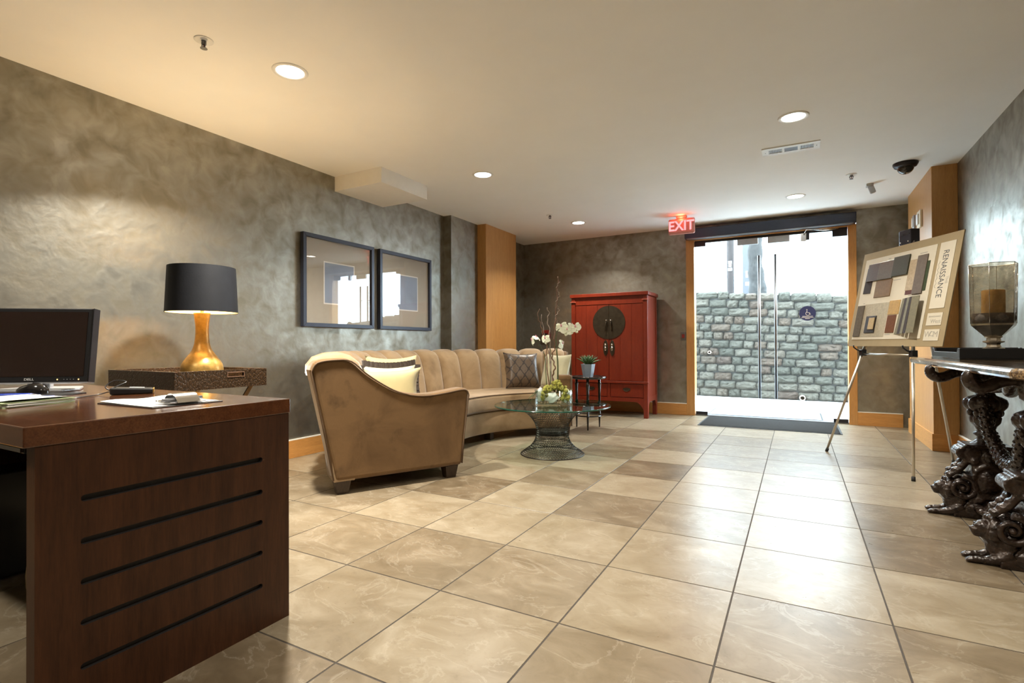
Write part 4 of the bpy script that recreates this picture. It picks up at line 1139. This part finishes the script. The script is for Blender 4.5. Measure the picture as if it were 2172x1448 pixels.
for sx in (-.08, .08):
    for sy_ in (-.18, .16): MB().lathe([(.012, 0), (.012, .013)], (sx, sy_, 0), 10).build('foot', M['mat_edge'], cpu)
bag = thing('paper_bag', 'crumpled tan paper bag on the floor beneath the desk', 'bag', (-2.38, -1.72, 0))
mb = MB(); rb = random.Random(5)
vs = []
for k, (z_, s_) in enumerate(((0, 1), (.06, 1.04), (.12, .97), (.17, .85), (.205, .55))):
    for i in range(14):
        a = 2 * PI * i / 14; vs.append((.12 * s_ * math.cos(a) * rb.uniform(.88, 1.08), .10 * s_ * math.sin(a) * rb.uniform(.88, 1.08), z_ + (0 if k == 0 else rb.uniform(-.015, .015))))
mb.add(vs, [(k * 14 + i, k * 14 + (i + 1) % 14, k * 14 + 14 + (i + 1) % 14, k * 14 + 14 + i) for k in range(4) for i in range(14)] + [tuple(range(14)), tuple(range(56, 70))])
mb.build('bag', M['bag'], bag)

# ------------------------------------------------------------------ things on the desk
mR, mL = Vector((-2.385, -1.628, 0)), Vector((-2.735, -1.888, 0))
md = (mR - mL).normalized(); mc = (mR + mL) / 2; mW = (mR - mL).length
mo = thing('monitor', 'black flat computer monitor with silver stand on the desk', 'monitor', (mc.x, mc.y, DZ), math.atan2(md.y, md.x))
tl = Matrix.Translation((0, 0, .04)) @ Matrix.Rotation(rad(-7), 4, 'X')
mhgt = .312
bz = MB().box(-mW / 2, mW / 2, 0, .045, 0, mhgt, tl).build('bezel', M['black'], mo, .004)
MB().box(-mW / 2 + .016, mW / 2 - .016, -.0015, 0, .024, mhgt - .016, tl).build('screen', M['screen'], bz)
MB().box(-mW / 2, mW / 2, -.001, .044, -.0045, 0, tl).build('lower_edge', M['silver'], bz)
MB().box(mW / 2, mW / 2 + .003, .004, .043, 0, mhgt, tl).build('side_edge', M['dark_metal'], bz)
mb = text_mb('DELL', .013, .0004, 1.3); mb.xf(tl @ Matrix.Translation((0, -.002, .012)) @ FY); mb.build('maker_mark', M['white'], bz)
for k, x_ in enumerate((.105, .130, .142, .154, .166, .185)):
    MB().ball(tuple(tl @ Vector((x_, -.001, .011))), .0024 if k in (0, 5) else .0016, 8, 6).build('button', M['led'] if k in (0, 5) else M['silver'], bz)
MB().box(-.045, .045, .05, .075, .004, .20).build('stand_column', M['silver'], mo, .006)
MB().box(-.05, .05, .040, .056, .05, .25).build('stand_bracket', M['silver'], mo, .004)
MB().prism([(-.14, -.03, 0), (.14, -.03, 0), (.155, .06, 0), (.10, .17, 0), (-.10, .17, 0), (-.155, .06, 0)], (0, 0, .012)).build('stand_base', M['silver'], mo, .004)
kb = thing('mouse_pad', 'thin black mouse pad on the desk in front of the monitor', 'mouse pad', (-2.36, -1.80, DZ), rad(30))
MB().box(-.13, .13, -.085, .075, 0, .004).build('pad', M['black'], kb, .001)
ms = thing('computer_mouse', 'black computer mouse on the black pad', 'mouse', (-2.40, -1.80, DZ + .0042), rad(25))
def msf(u, v_):
    a = 2 * PI * u; t_ = v_ * PI / 2
    return (.064 * math.cos(a) * math.cos(t_) ** .6, .034 * math.sin(a) * math.cos(t_) ** .6, .038 * math.sin(t_) * (1 + .15 * math.cos(a)))
MB().grid(msf, 24, 8, wrapu=True).build('shell', M['black_gloss'], ms)
MB().lathe([(.004, -.004), (.009, -.003), (.009, .003), (.004, .004)], (.036, 0, .028), 12, m=Matrix.Rotation(rad(90), 3, 'X')).build('wheel', M['mat_edge'], ms)
pn = thing('pen', 'thick blue pen with a silver end lying beside the papers', 'pen', (-2.235, -1.90, DZ + .0105), rad(38))
MB().tube([(-.09, 0, 0), (-.03, 0, .0), (.03, 0, 0), (.050, 0, 0)], [.0085, .0102, .0102, .0095], 12).build('barrel', M['blue'], pn); MB().tube([(.050, 0, 0), (.078, 0, 0)], [.0085, .003], 10).build('tip', M['silver'], pn)
pn = thing('pen', 'slim blue pen lying in front of the mouse pad', 'pen', (-2.20, -1.845, DZ + .0048), rad(34))
MB().tube([(-.07, 0, 0), (.05, 0, 0)], .0045, 10).build('barrel', M['blue'], pn); MB().tube([(.05, 0, 0), (.066, 0, 0)], [.004, .001], 8).build('tip', M['silver'], pn)
pp = thing('paper_stack', 'loose stack of white and pale green papers on the desk', 'papers', (-2.02, -1.965, DZ))
for k, (nm, mt, an, dx, dy) in enumerate((('green_sheet', 'green_paper', 14, 0, 0), ('sheet', 'paper', 18, .004, -.004), ('green_sheet', 'green_paper', 9, -.006, .002), ('sheet', 'paper', 15, 0, .004), ('green_sheet', 'green_paper', 12, .003, 0))):
    MB().box(-.108, .108, -.10, .10, k * .0032, k * .0032 + .0030, Matrix.Translation((dx, dy, 0)) @ Matrix.Rotation(rad(an), 4, 'Z')).build(nm, M[mt], pp)
m_ = Matrix.Translation((.002, .002, .0162)) @ Matrix.Rotation(rad(16), 4, 'Z')
MB().grid(lambda u, v_: m_ @ Vector(((u - .5) * .214, (v_ - .5) * .198, .008 * (2 * u - 1) ** 2 * (1 - .4 * v_))), 12, 4, False).build('sheet', M['paper'], pp)
cd_ = thing('card_reader', 'small black and gold card reader with a cable on the desk', 'card reader', (-2.085, -1.60, DZ), rad(62))
MB().prism([(-.068, -.042, .002), (.068, -.042, .002), (.068, -.042, .020), (-.068, -.042, .028)], (0, .084, 0)).build('case', M['black'], cd_, .005, 3)
MB().box(.067, .072, -.040, .040, .004, .020).build('end_cap', M['lamp_gold'], cd_, .002)
MB().box(-.010, .038, -.026, .022, .0235, .0262, Matrix.Rotation(rad(3.4), 4, 'Y')).build('display', M['silver'], cd_)
MB().tube(spline([(-.066, 0, .014), (-.085, .01, .03), (-.06, .03, .052), (-.02, .02, .048), (-.045, -.005, .034), (-.07, -.02, .02)], 6), .0022, 6).build('cable_loop', M['black'], cd_)
cb = thing('cable', 'thin black cable trailing across the desk from the card reader', 'cable', (-2.1, -1.70, DZ))
MB().tube(spline([(-2.118, -1.664, DZ + .012), (-2.12, -1.70, DZ + .004), (-2.09, -1.75, DZ + .003), (-2.07, -1.80, DZ + .003), (-2.10, -1.85, DZ + .003), (-2.17, -1.875, DZ + .003)], 6), .0022, 6).build('cord', M['black'], cb, world=True)
cl = thing('clipboard', 'clipboard with white paper and a steel clip on the desk corner', 'clipboard', (-1.635, -1.725, DZ), rad(2))
MB().box(-.155, .155, -.112, .112, 0, .003).build('board', M['sw_black'], cl, .001)
def pf(u, v_): return ((u - .5) * .29 - .004, (v_ - .5) * .215, .0042 + .004 * (1 - u) ** 2 * (1 + .6 * math.sin(8 * v_)))
mb = MB().grid(pf, 12, 10, False); mb.build('paper', M['paper'], cl)
cz = MB().box(.085, .150, -.058, .058, .0085, .0115).build('clip', M['chrome'], cl, .002)
MB().grid(lambda u, v_: (.078 + .075 * v_, (u - .5) * .072, .010 + .028 * math.sin(PI * min(1, v_ * 1.05)) ** .6), 8, 10).build('clip_arch', M['chrome'], cz)
MB().tube([(.118, -.062, .018), (.118, .062, .018)], .0055, 10).build('spring', M['brushed'], cz)
MB().lathe([(.014, -.002), (.014, .002)], (.086, -.05, .014), 14).build('rivet', M['chrome'], cz)

# ------------------------------------------------------------------ easel and sample board
EL, ER = Vector((.444, 2.684, 0)), Vector((.920, 1.800, 0))
ed = (ER - EL).normalized(); en = Vector((.883, .47, 0)); en = (en - ed * en.dot(ed)).normalized()   # away from the viewer
em = (EL + ER) / 2
AP = em + en * .36 + Vector((0, 0, 1.80))
BK = em + en * .70
es = thing('easel', 'folding champagne metal tripod easel holding the sample board', 'easel', (em.x, em.y, 0))
BB = .925
def leg_at(F, z_): return F.lerp(Vector((AP.x, AP.y, 1.80)), z_ / 1.80)
TL_, TR_ = AP - ed * .045 + Vector((0, 0, -.02)), AP + ed * .045 + Vector((0, 0, -.02))
for F, Tp in ((EL, TL_), (ER, TR_)):
    lg = MB().tube([F + Vector((0, 0, .006)), F.lerp(Tp, .5)], .0095, 12).build('leg', M['easel'], es, world=True)
    MB().tube([F.lerp(Tp, .5), Tp], .0125, 12).build('upper_tube', M['easel'], lg, world=True)
    MB().tube([F, F.lerp(Tp, .016)], .0125, 12).build('rubber_tip', M['mat_edge'], lg, world=True)
    hk = F.lerp(Tp, (BB - .05) / Tp.z)
    h_ = MB().box(-.020, .020, -.020, .020, -.025, .025, Matrix.Translation(hk) @ Matrix.Rotation(math.atan2(ed.y, ed.x), 4, 'Z')).build('clamp', M['black'], es, .003, world=True)
    MB().tube([hk + Vector((0, 0, .01)), hk - en * .045 + Vector((0, 0, .022)), hk - en * .075 + Vector((0, 0, .045)), hk - en * .078 + Vector((0, 0, .062))], .006, 8).build('hook', M['black'], h_, world=True)
lg = MB().tube([BK, AP + en * .02 + Vector((0, 0, -.02))], .0105, 12).build('leg', M['easel'], es, world=True)
MB().tube([BK, BK.lerp(AP, .016)], .0125, 12).build('rubber_tip', M['mat_edge'], lg, world=True)
MB().tube([EL.lerp(TL_, (BB - .06) / TL_.z), ER.lerp(TR_, (BB - .06) / TR_.z)], .006, 10).build('cross_bar', M['easel'], es, world=True)
hm = frame_m(AP - Vector((0, 0, .03)), ed, Vector((0, 0, 1)))
hdp = MB().box(-.065, .065, -.030, .040, -.045, .075, hm).build('top_bracket', M['dark_metal'], es, .006, world=True)
for sx in (-.04, .04): MB().ball(hm @ Vector((sx, -.032, -.02)), .007, 8, 6).build('rivet', M['chrome'], hdp, world=True)
for sx in (-.03, .03): MB().box(sx - .018, sx + .018, -.033, -.029, .035, .042, hm).build('slot', M['black'], hdp, world=True)
# sample board
bw, bh = 1.015, .815
tang_ = math.atan2(.36, 1.80)
bn = (en * math.cos(tang_) * -1 + Vector((0, 0, math.sin(tang_)))).normalized()      # facing the room
bu = Vector((0, 0, 1)); bu = (bu - bn * bu.dot(bn)).normalized()
mid = EL.lerp(TL_, BB / TL_.z).lerp(ER.lerp(TR_, BB / TR_.z), .5)
bc = mid + ed * .045 + bn * .022 + bu * (bh / 2)
bo = thing('sample_board', 'tan display board of fabric and finish samples resting on the easel', 'display board', bc)
bo.rotation_euler = Matrix(((ed.x, -bn.x, bu.x), (ed.y, -bn.y, bu.y), (ed.z, -bn.z, bu.z))).to_euler()   # local x right, -y out, z up
def PB(px_, py_):   # crop fraction of the board -> local x,z (u from left, v from top)
    return (px_ - .5) * bw, (.5 - py_) * bh
MB().box(-bw / 2, bw / 2, 0, .008, -bh / 2, bh / 2).build('backing', M['board'], bo, .001)
def panel_(name, u0, u1, v0, v1, mt, d0=0.0, d1=.003, rot=0.0, bev=.0, parent=None):
    x0_, z1_ = PB(u0, v0); x1_, z0_ = PB(u1, v1); cx_, cz_ = (x0_ + x1_) / 2, (z0_ + z1_) / 2
    m_ = Matrix.Translation((cx_, 0, cz_)) @ Matrix.Rotation(rot, 4, 'Y')
    return MB().box(x0_ - cx_, x1_ - cx_, -d1, -d0, z0_ - cz_, z1_ - cz_, m_).build(name, M[mt], parent or bo, bev)
panel_('cream_panel', .045, .795, .075, .930, 'board_cream')
tp_ = panel_('title_panel', .825, .955, .075, .665, 'board_cream'); panel_('name_card', .825, .955, .705, .815, 'board_cream'); panel_('logo_card', .825, .955, .850, .950, 'board_cream')
sw = [('leather_swatch', .085, .175, .175, .445, 'sw_plum', .003, .010, .04), ('leather_swatch', .105, .245, .135, .320, 'sw_taupe', .010, .022, 0), ('leather_swatch', .235, .400, .135, .320, 'sw_grey', .010, .024, 0),
      ('leather_swatch', .395, .560, .115, .310, 'sw_green', .010, .026, 0), ('leather_swatch', .225, .410, .325, .500, 'sw_leather', .003, .014, 0),
      ('wood_sample', .565, .690, .470, .510, 'sw_maroon', .003, .008, 0), ('wood_sample', .560, .645, .175, .470, 'sw_sand', .003, .010, 0), ('wood_sample', .640, .735, .150, .515, 'sw_wood', .010, .020, 0), ('wood_sample', .725, .760, .215, .490, 'sw_darkgreen', .003, .012, 0),
      ('carpet_sample', .055, .140, .570, .900, 'sw_carpet', .003, .016, 0), ('wall_sample', .140, .420, .560, .905, 'sw_wall', .003, .008, 0), ('tile_sample', .190, .310, .690, .865, 'sw_black', .008, .018, 0), ('tile_sample', .235, .300, .710, .830, 'sw_granite', .018, .028, 0),
      ('metal_sample', .425, .540, .550, .690, 'sw_gold', .003, .012, 0), ('wood_sample', .430, .525, .695, .870, 'sw_brown', .003, .012, 0)]
for nm, u0, u1, v0, v1, mt, d0, d1, rt in sw: panel_(nm, u0, u1, v0, v1, mt, d0 * .6, d1 * .6, rt, .002)
for k in range(5):
    x0_, z1_ = PB(.555 + .035 * k, .545); x1_, z0_ = PB(.585 + .035 * k + (.05 if k == 4 else 0), .885)
    d0_ = .004 + .009 * k
    MB().prism([(x0_ - .012 * (4 - k) * .5, -d0_, z0_), (x1_ - .008 * (4 - k) * .5, -d0_ - .006, z0_), (x1_, -d0_ - .006, z1_), (x0_, -d0_, z1_)], (0, .003, 0)).build('fabric_fold', M['sw_sage'] if k % 2 == 0 else M['sw_plum'], bo)
RV = Matrix.Rotation(rad(-90), 4, 'Z')
def board_text(txt, size, u, v_, mt, rot=True, d=.0034, xs=1.0, parent=None):
    x_, z_ = PB(u, v_); mb = text_mb(txt, size, .0003, xs)
    mb.xf(Matrix.Translation((x_, -d, z_)) @ FY @ (RV if rot else Matrix.Identity(4))); return mb.build('lettering', M[mt], parent or bo)
board_text('RENAISSANCE', .068, .885, .36, 'ink', True, xs=.80, parent=tp_); board_text('THE', .030, .932, .42, 'ink_soft', True, parent=tp_)
xw, zw = PB(.842, .36)
MB().tube([(xw + .006 * math.sin(k * 1.7), -.0036, zw + .10 - k * .0105) for k in range(20)], .0013, 5).build('script_line', M['ink_soft'], tp_)
board_text('RENAISSANCE', .016, .89, .738, 'ink_soft', False); board_text('West', .040, .905, .780, 'ink_soft', False)
board_text('W', .060, .858, .895, 'ink_soft', False); board_text('C', .050, .890, .892, 'ink_soft', False); board_text('M', .060, .925, .895, 'ink_soft', False)
for u, v_, w_ in ((.33, .110, .03), (.455, .345, .08), (.680, .130, .07), (.655, .520, .11), (.12, .55, .02), (.46, .885, .06)):
    panel_('caption_line', u - w_ / 2, u + w_ / 2, v_ - .004, v_ + .004, 'ink_soft', .003, .0034)

# ------------------------------------------------------------------ console table
KX, KZ = 1.120, .862
kt_ = thing('console_table', 'ornate carved dark console table with brown marble top and crouching lion feet', 'console table', (KX, .69, 0))
# rounded-corner marble top
def round_rect(x0_, x1_, y0_, y1_, r_, n=8):
    out = []
    for cx_, cy_, s_ in ((x1_ - r_, y1_ - r_, 0), (x0_ + r_, y1_ - r_, 90), (x0_ + r_, y0_ + r_, 180), (x1_ - r_, y0_ + r_, 270)):
        for k in range(n + 1): a = rad(s_ + 90 * k / n); out.append((cx_ + r_ * math.cos(a), cy_ + r_ * math.sin(a)))
    return out
TYE = 1.745
tp_poly = round_rect(.885, XR - .012, -.30, TYE, .10)
def ins(p, d_):
    cx_, cy_ = (.885 + XR - .012) / 2, (TYE - .30) / 2
    sx_ = 1 - d_ / ((XR - .012 - .885) / 2); sy2 = 1 - d_ / ((TYE + .30) / 2)
    return [(cx_ + (x - cx_) * sx_, cy_ + (y - cy_) * sy2) for x, y in p]
mb = MB(); lay = [(.016, .820), (.002, .826), (0, .834), (0, .848), (.006, .856), (.012, KZ)]
n_ = len(tp_poly); vs = []
for d_, z_ in lay: vs += [(x, y, z_) for x, y in ins(tp_poly, d_)]
mb.add(vs, [(k * n_ + i, k * n_ + (i + 1) % n_, k * n_ + n_ + (i + 1) % n_, k * n_ + n_ + i) for k in range(len(lay) - 1) for i in range(n_)] + [tuple(range(n_)), tuple(range((len(lay) - 1) * n_, len(lay) * n_))])
mb.build('marble_top', M['marble'], kt_, world=True)
def spiral(cx_, cz_, r0_, turns, y_, sgn, start, w=.016):
    pts, rr = [], []
    N = int(turns * 20)
    for k in range(N + 1):
        t_ = k / N; a = start + sgn * t_ * turns * 2 * PI; r_ = r0_ * (1 - .86 * t_)
        pts.append((cx_ + r_ * math.cos(a), y_, cz_ + r_ * math.sin(a))); rr.append(w * (1 - .55 * t_))
    return pts, rr
def fuse(o, vox=.006, it=2):
    m_ = o.modifiers.new('fuse', 'REMESH'); m_.mode = 'VOXEL'; m_.voxel_size = vox; m_.use_smooth_shade = True
    s_ = o.modifiers.new('soften', 'SMOOTH'); s_.iterations = it; s_.factor = .5
    return o
def make_lion(mirror):
    g_ = -1 if mirror else 1     # faces -x when not mirrored
    mb = MB()
    def B(c, r_): mb.ball((c[0] * g_, c[1], c[2]), r_, 14, 10)
    B((.13, 0, .052), (.12, .052, .050)); B((.22, 0, .05), (.06, .055, .055)); B((.02, 0, .075), (.06, .052, .065))
    B((-.005, 0, .128), (.052, .050, .055)); B((.018, 0, .10), (.055, .055, .060))
    B((-.042, 0, .145), (.036, .034, .037)); B((-.068, 0, .135), (.022, .024, .020)); B((-.064, 0, .116), (.018, .019, .010)); B((-.086, 0, .143), (.007, .012, .007))
    B((-.066, .016, .162), (.010, .009, .007)); B((-.066, -.016, .162), (.010, .009, .007))
    B((-.02, .036, .178), (.012, .008, .014)); B((-.02, -.036, .178), (.012, .008, .014))
    for k in range(16):
        a = 2 * PI * k / 16; B((-.012 + .008 * math.cos(a * 3), .050 * math.cos(a), .140 + .055 * math.sin(a)), (.022, .014, .016))
        B((.035, .056 * math.cos(a), .105 + .055 * math.sin(a)), (.022, .012, .016))
    for sy_ in (-1, 1):
        mb.tube([(.04 * g_, sy_ * .040, .06), (.0, sy_ * .042, .030), (-.045 * g_, sy_ * .036, .018), (-.075 * g_, sy_ * .034, .015)], [.030, .024, .017, .015], 10)
        B((-.083, sy_ * .034, .014), (.026, .018, .013))
        for k in (-1, 0, 1): B((-.104, sy_ * .034 + k * .010, .010), (.010, .006, .008))
        B((.20, sy_ * .055, .045), (.055, .025, .045)); B((.15, sy_ * .065, .015), (.05, .017, .014))
    return mb
def make_pedestal(y_):
    # carved trestle body (front view polygon, mirrored), then column
    half = [(.0, .0), (.150, .0), (.150, .03), (.115, .05), (.085, .10), (.075, .17), (.072, .25), (.070, .30), (.078, .33), (.098, .35), (.085, .375), (.078, .395), (.0, .395)]
    mb = MB()
    poly_ = half + [(-x, z) for x, z in half[::-1]]
    poly_ = [p for i, p in enumerate(poly_) if p != poly_[i - 1]]
    mb.prism([(KX + x, y_ - .065, z) for x, z in poly_], (0, .13, 0))
    mb.box(KX - .105, KX + .105, y_ - .08, y_ + .08, .385, .402)
    for sg in (-1, 1):      # scroll caps and acanthus edging
        for yy in (-.06, .06): mb.tube([(KX + sg * .105, y_ + yy, .352), (KX + sg * .105, y_ - yy * .0, .352)], .034, 12)
        for yy in (-.045, .045):
            q_ = spline([(KX + sg * .070, y_ + yy, .335), (KX + sg * .095, y_ + yy, .300), (KX + sg * .115, y_ + yy, .265), (KX + sg * .145, y_ + yy, .235), (KX + sg * .172, y_ + yy, .205)], 5)
            mb.tube(q_, [.019 * (1 - .75 * (i / (len(q_) - 1)) ** 2) for i in range(len(q_))], 10)
        for k in range(6):
            t_ = k / 5; mb.ball((KX + sg * (.100 + .065 * t_), y_ + .03 * (-1) ** k, .292 - .065 * t_), (.018, .026, .017), 8, 6)
        mb.ball((KX + sg * .115, y_, .165), (.055, .050, .060), 12, 8)
    for f_ in (-1, 1):      # cartouche and mask on both faces
        mb.ball((KX, y_ + f_ * .062, .205), (.055, .028, .068), 16, 10)
        mb.tube([(KX + .068 * math.cos(q * PI / 14), y_ + f_ * .068, .205 + .085 * math.sin(q * PI / 14)) for q in range(28)], .011, 8, closed=True)
        mb.ball((KX, y_ + f_ * .068, .335), (.028, .022, .030), 10, 8)
        for sg in (-1, 1):
            mb.ball((KX + sg * .04, y_ + f_ * .064, .105), (.024, .018, .022), 10, 8); mb.ball((KX + sg * .06, y_ + f_ * .064, .31), (.022, .016, .018), 8, 6)
    bd_ = fuse(mb.build('pedestal', M['carved'], kt_, world=True), .0065, 2)
    cprof_ = [(.07, .398), (.055, .41), (.040, .425), (.036, .44), (.052, .452), (.052, .462), (.036, .472), (.046, .495), (.062, .52), (.066, .545), (.056, .56), (.050, .575), (.075, .588), (.088, .605), (.092, .625), (.086, .645), (.066, .658), (.045, .668), (.040, .685), (.05, .70), (.066, .715), (.07, .745), (.074, .775), (.08, .80), (.082, .818)]
    mb = MB(); n = 40; vs = []
    for r_, z_ in cprof_:
        for i in range(n):
            a = 2 * PI * i / n; lob = 1 + (.07 * math.cos(10 * a) if r_ > .055 else 0)
            vs.append((KX + r_ * lob * math.cos(a), y_ + r_ * lob * math.sin(a), z_))
    mb.add(vs, [(k * n + i, k * n + (i + 1) % n, k * n + n + (i + 1) % n, k * n + n + i) for k in range(len(cprof_) - 1) for i in range(n)], True)
    mb.build('column', M['carved'], kt_, world=True)
    for k in range(8):
        a = 2 * PI * k / 8; MB().ball((KX + .062 * math.cos(a), y_ + .062 * math.sin(a), .572), (.018, .018, .022), 8, 6).build('acanthus_leaf', M['carved'], kt_, world=True)
    for sg in (-1, 1):      # big volutes above the lions
        for yy in (-.062, .062):
            p_, r_ = spiral(KX + sg * .112, .162, .066, 1.6, y_ + yy, sg, rad(90), .017)
            MB().tube(p_, r_, 10).build('volute', M['carved'], kt_, world=True)
            MB().ball((KX + sg * .112, y_ + yy, .162), (.015, .020, .015), 10, 8).build('volute_eye', M['carved'], kt_, world=True)
for k, y_ in enumerate((1.05, .30)):
    make_pedestal(y_)
    for mir in (False, True):
        mb = make_lion(mir); sg = 1 if mir else -1
        mb.xf(Matrix.Translation((KX + sg * .148, y_, 0)))
        fuse(mb.build('lion_foot', M['carved'], kt_, world=True), .005, 2)
    # serpent bracket towards the front edge
    p_ = spline([(KX - .02, y_, .775), (KX - .08, y_, .790), (KX - .13, y_, .785), (KX - .17, y_, .765), (KX - .205, y_, .760), (KX - .232, y_, .778), (KX - .238, y_, .805), (KX - .228, y_, .820)], 5)
    MB().tube(p_, [.020 + .008 * math.sin(PI * i / len(p_)) for i in range(len(p_))], 12).build('serpent_bracket', M['carved'], kt_, world=True)
p_ = spline([(KX, 1.09, .805), (KX - .05, 1.04, .80), (KX - .07, .97, .770), (KX - .06, .90, .735), (KX - .03, .82, .725), (KX, .74, .740), (KX, .69, .755), (KX, .62, .74), (KX - .03, .54, .725), (KX - .06, .46, .735), (KX - .06, .40, .775), (KX, .33, .80)], 6)
MB().tube(p_, [.020 + .010 * math.sin(PI * i / len(p_)) ** 2 for i in range(len(p_))], 14).build('serpent_bracket', M['carved'], kt_, world=True)
p_ = spline([(KX, 1.03, .67), (KX - .015, .985, .62), (KX - .02, .95, .55), (KX - .015, .91, .47), (KX, .85, .405), (KX, .77, .37), (KX, .69, .36), (KX, .61, .37), (KX, .53, .405), (KX - .015, .47, .47), (KX - .02, .43, .55), (KX - .015, .395, .62), (KX, .35, .67)], 10)
MB().tube(p_, [(.019 + .012 * math.sin(PI * i / len(p_))) * (1 + .14 * (i % 3 == 0)) for i in range(len(p_))], 14).build('scaly_stretcher', M['carved'], kt_, world=True)
mb = MB()
for i in range(2, len(p_) - 2, 3):
    t_ = (p_[i + 1] - p_[i - 1]).normalized(); u2 = t_.orthogonal().normalized(); w2 = t_.cross(u2)
    for k in range(7):
        a = 2 * PI * k / 7 + (i % 2) * .45; mb.ball(p_[i] + (u2 * math.cos(a) + w2 * math.sin(a)) * (.020 + .011 * math.sin(PI * i / len(p_))), .0085, 6, 5)
tag(mb.build('scales', M['carved'], kt_, world=True), kind='stuff')
mb = MB().tube([(KX, .98, .055), (KX, .69, .075), (KX, .40, .055)], [.045, .04, .045], 12)
for k in range(13):
    yy = .42 + .54 * k / 12
    for sg in (-1, 1): mb.ball((KX + sg * .045, yy, .075 + .012 * math.sin(k)), (.030, .022, .016), 8, 6)
mb.build('lower_stretcher', M['carved'], kt_, world=True)

# tray with candle holder
ty0, ty1, tx0, tx1 = .915, 1.56, .985, 1.405
tb = thing('serving_tray', 'black rectangular tray with cut-out handles on the marble console top', 'tray', ((tx0 + tx1) / 2, (ty0 + ty1) / 2, KZ))
zt0, zt1 = KZ + .0005, KZ + .062
MB().box(tx0, tx1, ty0, ty1, zt0, zt0 + .008).build('tray_base', M['black_gloss'], tb, world=True)
MB().box(tx0, tx1, ty0, ty0 + .012, zt0 + .008, zt1).build('tray_side', M['black'], tb, .002, world=True); MB().box(tx0, tx1, ty1 - .012, ty1, zt0 + .008, zt1).build('tray_side', M['black'], tb, .002, world=True)
for x_ in (tx0, tx1 - .012):
    mb = MB(); ya, yb_ = ty0 + .012, ty1 - .012
    pts = [(ya, zt0 + .008), (yb_, zt0 + .008), (yb_, zt1), (yb_ - .03, zt1), (yb_ - .045, zt1 - .022), (ya + .045, zt1 - .022), (ya + .03, zt1), (ya, zt1)]
    mb.prism([(x_, y, z) for y, z in pts], (.012, 0, 0)).build('tray_side', M['black'], tb, .002, world=True)
HC = (1.195, 1.20)
hz = zt0 + .0085
hc = thing('candle_holder', 'tall faceted smoky glass hurricane candle holder on a mercury glass foot', 'candle holder', (HC[0], HC[1], hz), rad(8))
MB().lathe([(.058, 0), (.060, .006), (.060, .040), (.052, .052), (.036, .058), (.030, .072), (.034, .080), (.050, .085), (.050, .092), (.034, .096), (.032, .108), (.045, .116)], n=8, smooth=False).build('foot', M['mercury'], hc)
MB().lathe([(.040, .116), (.102, .180), (.104, .190)], n=6, caps=False, smooth=False).build('lower_cup', M['mercury'], hc)
def hex_side():
    mb = MB(); rr = [(.104, .190), (.104, .28), (.106, .37), (.109, .46), (.111, .525)]
    for k in range(6):
        a0, a1 = 2 * PI * k / 6, 2 * PI * (k + 1) / 6
        q = MB(); vs = []
        for r_, z_ in rr:
            for i in range(9):
                t_ = i / 8; p = Vector((r_ * math.cos(a0), r_ * math.sin(a0), z_)).lerp(Vector((r_ * math.cos(a1), r_ * math.sin(a1), z_)), t_); vs.append(p)
        q.add(vs, [(j * 9 + i, j * 9 + i + 1, j * 9 + 10 + i, j * 9 + 9 + i) for j in range(4) for i in range(8)])
        q.build('glass_panel', M['smoke_glass'], hc)
hex_side()
for k in range(6):
    a = 2 * PI * k / 6; MB().tube([(.104 * math.cos(a), .104 * math.sin(a), .190), (.111 * math.cos(a), .111 * math.sin(a), .525)], .0016, 6).build('panel_edge', M['mercury'], hc)
MB().tube([(.111 * math.cos(2 * PI * k / 6), .111 * math.sin(2 * PI * k / 6), .525) for k in range(6)], .0018, 6, closed=True, smooth=False).build('rim', M['mercury'], hc)
MB().lathe([(.0, .185), (.085, .185), (.096, .215), (.090, .248), (.0, .252)], n=24, caps=False).build('pebble_fill', M['potting'], hc)
MB().lathe([(.050, .250), (.051, .255), (.051, .375), (.047, .380), (.0, .374)], n=32, caps=False).build('candle', M['candle'], hc)
MB().tube([(0, 0, .372), (.001, 0, .388)], .0016, 5).build('wick', M['black'], hc)
